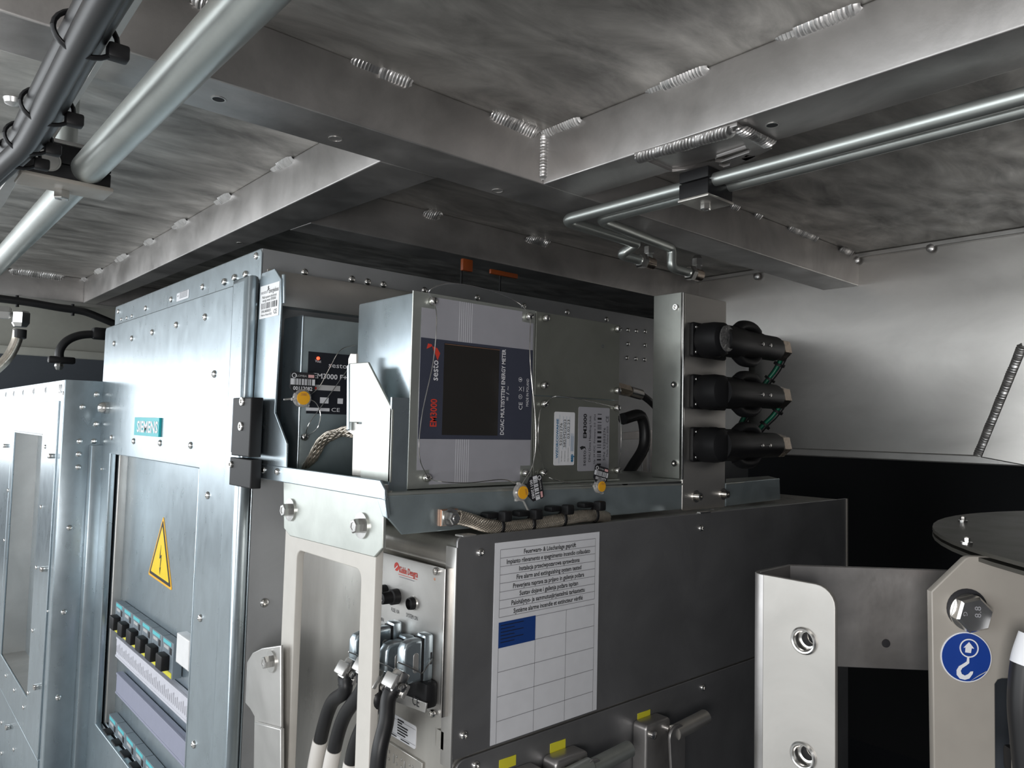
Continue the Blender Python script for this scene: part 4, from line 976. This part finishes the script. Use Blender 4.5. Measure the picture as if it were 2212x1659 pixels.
PV = PX(.430)
def PVl(*uv, x=.430): return [PX(x).at(*p) for p in uv]
yA = .631
hood_plug('hooded metal plug nearest the dark side cover, in the lower right', yA, -.2135, [PY(.632).at(834, 1560), PY(.628).at(820, 1620), PY(.628).at(812, 1700), PY(.63).at(800, 1800)], 1, -.9, 'black cable running down outside the right edge of the cream frame')
hood_plug('hooded metal plug second from the dark side cover, set slightly lower', yA + .0335, -.2225, PVl((783, 1570), (762, 1630), (750, 1720), (742, 1850), x=.426), 0, PV.at(757, 1638).z, 'third black cable from the left, passing behind the frame post')
hood_plug('hooded metal plug half hidden by the cream frame post, upper row', yA + .0585, -.2135, PVl((745, 1545), (724, 1610), (708, 1700), (702, 1850), x=.420), 0, PV.at(722, 1606).z, 'middle black cable with white woven sleeve in the frame window')
hood_plug('hooded metal plug seen through the window left of the frame post', yA + .0965, -.2265, PVl((716, 1520), (694, 1590), (676, 1690), (668, 1850), x=.420), 0, PV.at(695, 1588).z, 'leftmost black cable with white woven sleeve in the frame window')

# ================================================================== EARTHING BRAIDS
def braid_me(name, path, ra, rb, ns=12, turns=1.0, r=.0011, pitch=.03):
    P = spline(path, 14); n = len(P); mes = []; L_ = [0]
    for a, b in zip(P, P[1:]): L_.append(L_[-1] + (b - a).length)
    fr0 = []
    up = V((0, 0, 1))
    for i, p in enumerate(P):
        d = (P[min(i + 1, n - 1)] - P[max(i - 1, 0)]).normalized(); y = up.cross(d)
        y = V((0, 1, 0)) - d * d.dot(V((0, 1, 0))); y.normalize(); z = d.cross(y); fr0.append((p, y, z))
    for sgn in (1, -1):
        for k in range(ns):
            pts = []
            for (p, y, z), l in zip(fr0, L_):
                t_ = 2 * math.pi * (k / ns + sgn * l / pitch); o_ = 1 + .05 * sgn
                pts.append(p + z * (math.cos(t_) * ra * o_) + y * (math.sin(t_) * rb * o_))
            mes.append(sweep_me('s', pts, r, 5))
    mes.append(sweep_me('s', P, min(ra, rb) * .85, 10))
    m = join_me(name, mes)
    return m
def braid(name, path, ra, rb, par, **k):
    o = finish(name, braid_me(name, path, ra, rb, **k), TIN, par, True); o['kind'] = 'stuff'; return o
PB1 = PY(.634)
bs_ = thing('earthing_braid', PB1.at(968, 1118), 'braided tinned earthing strap bolted by a copper lug under the meter shelf', 'strap')
lug = rplate('cable_lug', PY(.6385), (953, 1137), (990, 1099), .0035, COPPER, bs_, 0, .0006)
rplate('cable_lug', PY(.6335), (955, 1136), (992, 1101), .0012, INOX, bs_, 0, .0003)
bolt(bs_, PY(.6335).at(973, 1118), (0, -1, 0), .0125, .007, wr=.0095, rot=.1)
finish('stud_tip', lathe_me('stud_tip', [(.0036, 0), (.0036, .009), (.003, .010), (.0004, .010)], 16, PY(.6335).at(973, 1118), (0, -1, 0)), CHROME, bs_, 40)
bpth = [PY(.633).at(990, 1117), PY(.632).at(1015, 1124), PY(.628).at(1050, 1135), PY(.626).at(1095, 1139), PY(.626).at(1145, 1134), PY(.626).at(1200, 1125), PY(.628).at(1255, 1115), PY(.632).at(1290, 1114), PY(.645).at(1312, 1118)]
braid('braid', bpth, .0066, .0042, bs_, pitch=.036, ns=12, r=.0010)
def tie(u, v, hv, lab):
    t_ = thing('cable_tie', PY(.62).at(u, v), lab, 'cable tie', 'cable ties holding the earthing braid')
    c = PY(.627).at(u, v); top = PY(.622).at(u, hv)
    dz = top.z - c.z
    loop = []
    for k in range(17):
        a = 2 * math.pi * k / 16; loop.append(c + V((0, .0064 * math.sin(a), .0088 * math.cos(a) + .0005)))
    tube('tie_band', loop, .0023, BLACK, t_, 8, sq=.5)
    obox('tie_head', V((c.x, .6185, c.z + .0125)), (1, 0, 0), (0, 1, 0), (0, 0, 1), .0115, .012, .0115, BLACK, t_, .002)
    obox('tie_mount', V((c.x - .009, .634, c.z + .0125)), (1, 0, 0), (0, 1, 0), (0, 0, 1), .018, .014, .0065, BLACK, t_, .002)
tie(1080, 1138, 1118, 'black cable tie on the earthing braid nearest its bolted lug')
tie(1147, 1133, 1108, 'black cable tie on the earthing braid, second from the lug')
tie(1215, 1122, 1098, 'black cable tie on the earthing braid, third from the lug')
tie(1284, 1113, 1090, 'black cable tie at the right end of the earthing braid')
b2 = thing('braided_strap', PY(.86).at(700, 960), 'bare braided strap curving out of the rack below the filter box', 'strap')
braid('braid', [PY(.90).at(655, 1012), PY(.87).at(672, 995), PY(.85).at(695, 955), PY(.83).at(722, 938), PY(.80).at(755, 932), PY(.80).at(780, 935)], .0062, .003, b2, ns=8, pitch=.12, r=.0013)

# ================================================================== HYDRAULIC PIPES WITH CLAMP (right)
ZP_ = .3060; RP = .0083
mp = thing('pipe_mounting_plate', PZ(.325).at(1500, 340), 'small aluminium mounting plate welded under the roof beam above the pipe clamp', 'plate')
mpl = plate('mounting_sheet', PZ(.3252), [(1370, 338), (1592, 272), (1668, 322), (1560, 372), (1452, 372)], .0045, ALU, mp, [[(1545, 350), (1548, 342), (1612, 321), (1622, 324), (1618, 330), (1556, 352)], [(1603, 343), (1612, 336), (1630, 337), (1628, 344), (1615, 348)], [(1553, 357), (1560, 351), (1578, 350), (1576, 358), (1563, 362)]], .0008)
p0, p1 = PZ(.327).at(1378, 338), PZ(.327).at(1592, 275)
bead(mpl, p0, p1, (0, 0, -1), .019, hh=.45)
bead(mpl, PZ(.327).at(1596, 275), PZ(.327).at(1668, 312), (0, 0, -1), .017, hh=.4)
cl = thing('pipe_clamp', (.78, .53, .325), 'square black two-part pipe clamp with steel end plate holding two zinc pipes', 'clamp')
X0, X1, Y0_, Y1_ = .7532, .8065, .5098, .5525
box('clamp_half', X0, X1, Y0_, Y1_, ZP_ + .0006, .3205, BLACK, cl, .0015)
box('clamp_half', X0, X1, Y0_, Y1_, .2862, ZP_ - .0006, BLACK, cl, .0015)
box('end_plate', X0 - .0008, X1 + .0008, Y0_ - .0008, Y1_ + .0008, .2830, .2862, INOX, cl, .0005)
bolt(cl, ((X0 + X1) / 2, (Y0_ + Y1_) / 2, .283), (0, 0, -1), .011, .008, rot=.2)
pz = ZP_
P_a = [V((.768, -.25, pz)), V((.768, .7690, pz)), V((.950, .7780, pz)), PY(.80).at(1340, 550), PY(.80).at(1385, 563)]
P_b = [V((.800, -.25, pz)), V((.800, .7300, pz)), V((1.013, .7560, pz)), PY(.7570).at(1450, 578), PY(.757).at(1490, 589)]
def pipe(pts, fr_, lab, r):
    t_ = thing('hydraulic_pipe', pts[1], lab, 'pipe', 'pair of bent hydraulic pipes')
    tube('pipe', fillet(pts[:3], fr_, 8)[:-1] + fillet([pts[1].lerp(pts[2], .9)] + pts[2:], .010, 6), r, PIPE, t_, 20)
    d = (pts[-1] - pts[-2]).normalized(); e = pts[-1]
    lathe('union_nut', [(.0105, 0), (.013, .003), (.013, .013), (.011, .016)], e - d * .006, d, CHROME, t_, 6, 20)
    lathe('elbow_fitting', [(.0105, 0), (.0105, .02), (.006, .022)], e + d * .010, d, NICKEL, t_, 16)
    u_ = e + d * .022
    lathe('fitting_stem', [(.007, 0), (.007, .012), (.0095, .012), (.0095, .024), (.006, .030)], u_ + V((0, 0, .004)), (0, 0, 1), CHROME, t_, 6, 20)
    return t_
pipe(P_a, .022, 'upper zinc hydraulic pipe bending sharply left of the black clamp', RP)
pipe(P_b, .022, 'lower zinc hydraulic pipe with a downward crank behind the clamp', RP * .95)

# ================================================================== BIG PIPE, CLAMP AND CABLE BUNDLE (top left)
zpB = .2817; xB = .1822
bpipe = thing('roof_pipe', (xB, .95, zpB), 'thick zinc pipe crossing the top left corner under the roof', 'pipe')
tube('pipe', [(xB, -.3, zpB), (xB, .3, zpB), (xB, 1.0, zpB), (xB, 2.3, zpB)], .0172, PIPE, bpipe, 36)
bc = thing('large_pipe_clamp', (.158, .97, .26), 'black double pipe clamp with beige end plate at the top left', 'clamp')
for z0, z1 in ((.2652, zpB - .0004), (zpB + .0004, .3035)):
    box('clamp_half', .121, .2065, .9505, .990, z0, z1, BLACK, bc, .0015)
box('end_plate', .118, .2095, .946, .994, .2595, .2652, BEIGE, bc, .0025)
box('top_plate', .121, .2065, .948, .992, .3035, .308, ALUL, bc, .001)
finish('empty_bore', ring_me(.0105, .0122, .0012, 26, (.1435, .9505, zpB), (0, -1, 0)), CHROME, bc, 40)
lathe('bore_plug', [(.0105, 0), (.0103, .0006), (.001, .0007)], (.1435, .9505, zpB), (0, -1, 0), ALUL, bc, 24)
bolt(bc, PZ(.2595).at(134, 412), (0, 0, -1), .015, .010, rot=.2)
lathe('stand_off', [(.0125, 0), (.0125, ZC - .308)], (.1640, .985, .308), (0, 0, 1), PIPE, bc, 20)
lathe('weld_stud', [(.012, 0), (.010, .006), (.003, .009)], PZ(ZC).at(30, 215), (0, 0, -1), WELD, bc, 16)
# bundle of black cables with ties
def bpt(u, v, z=.262): return PZ(z).at(u, v)
ctr = [(262, -60), (215, 20), (168, 105), (120, 195), (85, 262), (52, 312), (10, 352), (-40, 400)]
offs = [(-20, -10, .266), (16, 4, .264), (-4, 4, .252)]
labs = ['black cable on the left side of the tied bundle at top left', 'black cable on the right side of the tied bundle at top left', 'lowest black cable of the tied bundle at top left']
for (du_, dv_, z_), lb_ in zip(offs, labs):
    t_ = thing('black_cable', bpt(120 + du_, 195 + dv_, z_), lb_, 'cable', 'tied bundle of black cables')
    tube('cable_jacket', spline([bpt(u + du_ * (1 - .35 * (i > 4)), v + dv_, z_) for i, (u, v) in enumerate(ctr)], 8), .0092, RUBBER, t_, 16)
for u, v, lab, sc2 in ((186, 72, 'black cable tie on the roof cable bundle nearest the top of the picture', 1), (103, 228, 'black cable tie halfway down the roof cable bundle', 1), (62, 296, 'black cable tie on the cable bundle just above the large clamp', .98), (40, 330, 'black cable tie on the cable bundle beside the empty clamp bore', .95)):
    t_ = thing('cable_tie', bpt(u, v), lab, 'cable tie', 'cable ties on the roof cable bundle')
    c = bpt(u, v, .2617); d = (bpt(u + 10, v - 19, .2617) - c).normalized(); s_ = d.cross(V((0, 0, 1))).normalized(); n_ = s_.cross(d)
    c = c + V((0, 0, -.001)); loop = [c + s_ * (.0195 * sc2 * math.cos(2 * math.pi * k / 24)) + n_ * (.0150 * sc2 * math.sin(2 * math.pi * k / 24)) for k in range(25)]
    tube('tie_band', loop, .0030, BLACK, t_, 8, sq=.6)
    hp_ = c + s_ * (.020 if s_.dot(RR) > 0 else -.020) - V((0, 0, .006))
    obox('tie_head', hp_, s_, d, n_, .014, .011, .011, BLACK, t_, .002)
# flat strip behind the bundle
fs = thing('flat_strip', bpt(200, 140, .30), 'flat aluminium strip running behind the roof cable bundle', 'strip')
plate('strip_plate', PZ(.300), [(296, -20), (322, -20), (205, 165), (118, 300), (108, 290), (190, 165)], .003, ALUL, fs)
plate('strip_plate', PZ(.270), [(38, 358), (52, 366), (10, 440), (-20, 480), (-30, 450)], .003, ALUL, fs)

# ================================================================== RIGHT FOREGROUND: CHANNEL BRACKET
zt3 = -.1100
cb = thing('channel_bracket', (.56, .29, -.42), 'bent aluminium channel bracket with two threaded inserts in the right foreground', 'bracket')
PB3 = PX(.535)
yL3, yR3 = .309, .2523
fpts = [(-yL3, -.42), (-yR3, -.42), (-yR3, zt3 - .0145)] + [(-yR3 - .0145 + .0145 * math.cos(t_), zt3 - .0145 + .0145 * math.sin(t_)) for t_ in [math.pi / 2 * k / 6 for k in range(1, 7)]] + [(-yL3, zt3)]
i0, i1 = PB3.p2(1737, 1384), PB3.p2(1735, 1632)
fl3 = poly2('front_flange', PB3, fpts, .0042, ALUF, cb, [circ(i0, .0085), circ(i1, .0085)], .0006)
for c in (i0, i1):
    p = PB3.w(*c)
    ins = finish('threaded_insert', lathe_me('i', [(.0078, 0), (.0100, .0002), (.0100, .0012), (.0088, .0022), (.0078, .0020), (.0070, .0004), (.0066, -.006), (.0052, -.0065), (.0052, -.016), (.0048, -.0155)], 28, p, (-1, 0, 0), 0, False), CHROME, cb, 40)
    lathe('insert_bore', [(.0075, -.0175), (.0074, -.0168), (.001, -.0168)], p, (-1, 0, 0), INK, ins, 20)
def prism(name, plan, z0, z1, mat, par, bev=.0006, holes=()):
    return poly2(name, PL((0, 0, z1), (0, 0, 1), (1, 0, 0), (0, 1, 0)), plan, z1 - z0, mat, par, (), bev)
# web: rounded bend, short side, second bend and the diagonal rear strip; the rear strip is shallower
A0 = V((.5372, yL3)); c1 = []
for k in range(7):
    a = math.radians(180 - 90 * k / 6); c1.append((.5372 + .010 + .0121 * math.cos(a), yL3 + .0121 * math.sin(a)))
inner = [(.5372 + .010 + .0080 * math.cos(math.radians(90 + 90 * k / 6)), yL3 + .0080 * math.sin(math.radians(90 + 90 * k / 6))) for k in range(7)]
prism('side_web', c1 + [(.578, yL3 + .0121), (.578, yL3 + .0080)] + inner, -.42, zt3, ALU, cb)
zb3 = PL((.5883, .3222, 0), (-.699, -.7153, 0), (.7153, -.699, 0), (0, 0, 1)).p2(1900, 1444)[1]
dd = V((.7153, -.699)); st3 = V((.5925, .3175)); nn3 = V((.699, .7153)) * .0042; en3 = st3 + dd * .165
bend = [(.578, yL3 + .0121), (.586, yL3 + .0115), (st3.x + nn3.x, st3.y + nn3.y), (en3.x + nn3.x, en3.y + nn3.y), (en3.x, en3.y), (st3.x, st3.y), (.584, yL3 + .0080), (.578, yL3 + .0080)]
prism('rear_strip', bend, zb3, zt3, ALU, cb)
PD3 = PL((st3.x, st3.y, 0), (-.699, -.7153, 0), (.7153, -.699, 0), (0, 0, 1)).up_by(.0006)
lathe('drilled_hole', [(.0034, 0), (.0033, .0004), (.0002, .0005)], PD3.at(1914, 1390), PD3.n, INK, cb, 18)
# ---- lifting plate
pc = ray(2086, 1420) * .548
PLF = PL(pc, (-.699, -.7153, 0), (.7153, -.699, 0), (0, 0, 1))
lf = thing('lifting_plate', PLF.at(2080, 1659), 'beige painted steel plate with large bolt and round blue lifting sign', 'plate')
lpl = plate('plate_body', PLF, [(2012, 1278), (2086, 1207), (2094, 1203), (2104, 1202), (2260, 1202), (2260, 1468), (2165, 1466), (2156, 1469), (2150, 1478), (2152, 1800), (2020, 1800)], .007, BEIGE, lf, bev=.0009)
plate('side_rib', PLF.up_by(-.020), [(2190, 1220), (2206, 1215), (2206, 1760), (2190, 1760)], .006, BEIGE, lf, bev=.0009)
plate('back_plate', PLF.up_by(-.055), [(2125, 1420), (2330, 1420), (2330, 1800), (2125, 1800)], .004, GREYD, lf)
bp_ = PLF.at(2089, 1321)
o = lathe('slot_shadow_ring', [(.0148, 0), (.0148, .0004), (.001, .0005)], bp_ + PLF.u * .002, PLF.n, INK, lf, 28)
finish('washer', ring_me(.006, .0135, .0028, 36, bp_, PLF.n), CHROME, lf, 40)
hb = lathe('bolt_head', [(.0128, 0), (.0135, .001), (.0135, .0075), (.0118, .0092), (.0020, .0093)], bp_ + PLF.n * .0028, PLF.n, CHROME, lf, 6, 20, .25, 'large zinc hexagon bolt')
PHb = PLF.up_by(.0121)
text('8.8', PHb, PHb.at(2112, 1322), .0045, GREYINK, hb, wid=.008, px=False, r=PLF.u, u=-PLF.r); text('G', PHb, PHb.at(2085, 1326), .003, GREYINK, hb, wid=.003, px=False, r=-PLF.u, u=PLF.r)
# round lifting sign
sc3 = PLF.at(2086, 1419); e3 = PLF.p2(2086, 1419); rs = abs(PLF.p2(2141, 1419)[0] - e3[0])
sg3 = poly2('lifting_sign', PLF.up_by(.0006), circ(e3, rs, 48), .0006, WHITE, lf, label='round blue sticker with a white hook and arrow')
poly2('sign_field', PLF.up_by(.0009), circ(e3, rs * .955, 48), .0003, BLUES, sg3)
PSg = PLF.up_by(.0012)
def sgp(x, y): return (e3[0] + x * rs, e3[1] + y * rs)
finish('sign_ring', lathe_me('r', [(rs * .325, 0), (rs * .375, 0), (rs * .375, .0002), (rs * .325, .0002), (rs * .325, 0)], 36, PSg.w(*sgp(.10, .37)), PSg.n, 0, False), PRINTW, sg3)
ar = [(-.05, .20), (-.03, .40), (-.11, .38), (.11, .62), (.31, .36), (.21, .37), (.18, .18)]
poly2('sign_arrow', PSg.up_by(.0002), [sgp(x - .01, y) for x, y in ar], .0002, PRINTW, sg3)
hk = [(.10, .0), (.02, -.0), (.0, -.16), (-.13, -.25), (-.31, -.36), (-.40, -.52), (-.40, -.70), (-.28, -.85), (-.08, -.89), (.10, -.83), (.23, -.64), (.25, -.54), (.15, -.55), (.05, -.66), (-.08, -.72), (-.20, -.66), (-.24, -.54), (-.18, -.43), (-.02, -.32), (.10, -.22)]
poly2('sign_hook', PSg.up_by(.0002), [sgp(x, y) for x, y in hk], .0002, PRINTW, sg3)
poly2('sticker_crease', PSg.up_by(.0002), [sgp(x, y) for x, y in ((.15, -.92), (.75, -.55), (.78, -.50), (.45, -.70))], .0002, GOLDSC, sg3)
# ---- round cover plates above
zD = -.083
PDk = PZU(zD)
ps = [PDk.at(*q) for q in ((2014, 1137), (2083, 1178), (2030, 1124), (2063, 1116), (2030, 1155), (2212, 1216))]
import itertools
def circ3(a, b, c):
    d = 2 * (a.x * (b.y - c.y) + b.x * (c.y - a.y) + c.x * (a.y - b.y))
    ux = ((a.x ** 2 + a.y ** 2) * (b.y - c.y) + (b.x ** 2 + b.y ** 2) * (c.y - a.y) + (c.x ** 2 + c.y ** 2) * (a.y - b.y)) / d
    uy = ((a.x ** 2 + a.y ** 2) * (c.x - b.x) + (b.x ** 2 + b.y ** 2) * (a.x - c.x) + (c.x ** 2 + c.y ** 2) * (b.x - a.x)) / d
    return ux, uy, math.hypot(a.x - ux, a.y - uy)
cxD, cyD, rD = circ3(ps[0], ps[1], ps[5])
print('disc', cxD, cyD, rD)
rc = thing('round_cover', (cxD, cyD, zD - .01), 'dark round double cover plate with small bolts above the lifting plate', 'cover')
lathe('upper_disc', [(rD * .3, -.003), (rD, -.003), (rD, 0), (.001, 0)], (cxD, cyD, zD), (0, 0, 1), OLIVE, rc, 72, 30)
lathe('lower_disc', [(rD * .3, -.0085), (rD, -.0085), (rD, -.0055), (rD * .9, -.0055)], (cxD, cyD, zD), (0, 0, 1), OLIVE, rc, 72, 30)
lathe('hub', [(rD * .3, -.009), (rD * .3, .03), (rD * .2, .032)], (cxD + .02, cyD - .01, zD), (0, 0, 1), GREYD, rc, 40)
for uv in ((2080, 1128), (2088, 1176)):
    p = PDk.at(*uv); bolt(rc, p, (0, 0, 1), .0042, .0035, wr=.0042, wh=.002)
p = PDk.at(2088, 1176); lathe('bolt_shank', [(.0022, 0), (.0022, .012), (.0034, .012), (.0034, .020)], (p.x, p.y, zD - .0085), (0, 0, -1), COPPER, rc, 12)
# ---- black hose at the right edge
PH3 = PLF.up_by(.030)
hs = thing('black_hose', PH3.at(2205, 1500), 'black hose with white label band at the right edge of the picture', 'hose')
tube('hose', spline([PH3.at(2225, 1395), PH3.at(2212, 1440), PH3.at(2206, 1520), PH3.at(2212, 1600), PH3.at(2222, 1700)], 8), .0085, RUBBER, hs, 18)
tube('label_band', spline([PH3.at(2232, 1375), PH3.at(2219, 1412), PH3.at(2213, 1436)], 6), .0090, WHITE, hs, 18)
hx = thing('hose_clip', PH3.at(2195, 1640), 'black clip with a steel pin below the hose at the lower right', 'clip')
obox('clip_block', PLF.up_by(.012).at(2190, 1640), PLF.r, PLF.u, PLF.n, .010, .018, .012, BLACK, hx, .003)
tube('clip_pin', [PLF.up_by(.022).at(2192, 1632), PLF.up_by(.022).at(2193, 1690)], .0022, CHROME, hx, 10)

# ================================================================== FAR LEFT BACKGROUND CABLES
PC1 = PY(2.40)
t_ = thing('black_cable', PC1.at(100, 665), 'black cable running along the white rail at the far left', 'cable')
tube('cable_jacket', spline([PC1.at(-40, 640), PC1.at(0, 645), PC1.at(60, 653), PC1.at(130, 665), PC1.at(180, 673), PC1.at(220, 688), PC1.at(262, 706)], 6), .0105, RUBBER, t_, 12)
for u, v in ((37, 650), (157, 669)): tube('cable_tie', [PC1.at(u, v - 12), PC1.at(u, v + 13)], .0045, BLACK, t_, 8)
PC2 = PY(2.0)
t_ = thing('black_cable', PC2.at(150, 740), 'short black cable arching down beside the top left of the control cabinet', 'cable')
tube('cable_jacket', spline([PC2.at(260, 722), PC2.at(215, 722), PC2.at(175, 724), PC2.at(145, 736), PC2.at(129, 758), PC2.at(130, 785)], 6), .0095, RUBBER, t_, 12)
obox('cable_boot', PC2.at(216, 721), (1, 0, 0), (0, 1, 0), (0, 0, 1), .035, .03, .028, BLACK, t_, .006)
obox('tie_mount', PC2.at(133, 778), (1, 0, 0), (0, 1, 0), (0, 0, 1), .055, .02, .016, BLACK, t_, .004)
lathe('cable_fitting', [(.009, 0), (.010, .006), (.006, .014), (.001, .015)], PC2.at(128, 786), (0, 0, -1), CHROME, t_, 8, 20)
t_ = thing('braided_hose', PY(1.9).at(20, 750), 'steel braided hose hanging from an elbow fitting at the left edge', 'hose')
PC3 = PY(1.9)
tube('hose', spline([PC3.at(40, 712), PC3.at(36, 735), PC3.at(22, 765), PC3.at(0, 790), PC3.at(-30, 815)], 6), .0105, TIN, t_, 14)
lathe('elbow_nut', [(.014, 0), (.018, .004), (.018, .026), (.013, .034)], PC3.at(46, 672), (0, 0, -1), CHROME, t_, 6, 20)
lathe('side_fitting', [(.011, 0), (.015, .003), (.015, .022), (.012, .026)], PC3.at(24, 676), (-1, .2, 0), ALUL, t_, 6, 20)
lathe('rubber_ring', [(.013, 0), (.013, .018), (.01, .02)], PC3.at(43, 712), (0, 0, -1), RUBBER, t_, 14)

# amber reflector glimpsed in the dark gap above the cabinet
PAm = PY(1.10)
am = thing('amber_marker', PAm.at(1010, 572), 'small orange marker strip glimpsed in the dark gap above the meters', 'marker')
a_, b_ = PAm.at(1000, 583), PAm.at(1022, 562); c_ = PAm.at(1062, 590)
box('orange_block', a_.x, b_.x, 1.10, 1.108, a_.z, b_.z, AMBERD, am, .001)
box('orange_block', c_.x, c_.x + .07, 1.102, 1.108, c_.z, c_.z + .009, AMBERD, am, .001)
box('marker_stem', a_.x + .004, a_.x + .006, 1.109, 1.113, .2336, b_.z - .002, BLACK, am)
box('marker_stem', c_.x + .03, c_.x + .032, 1.109, 1.113, .2336, c_.z + .01, BLACK, am)
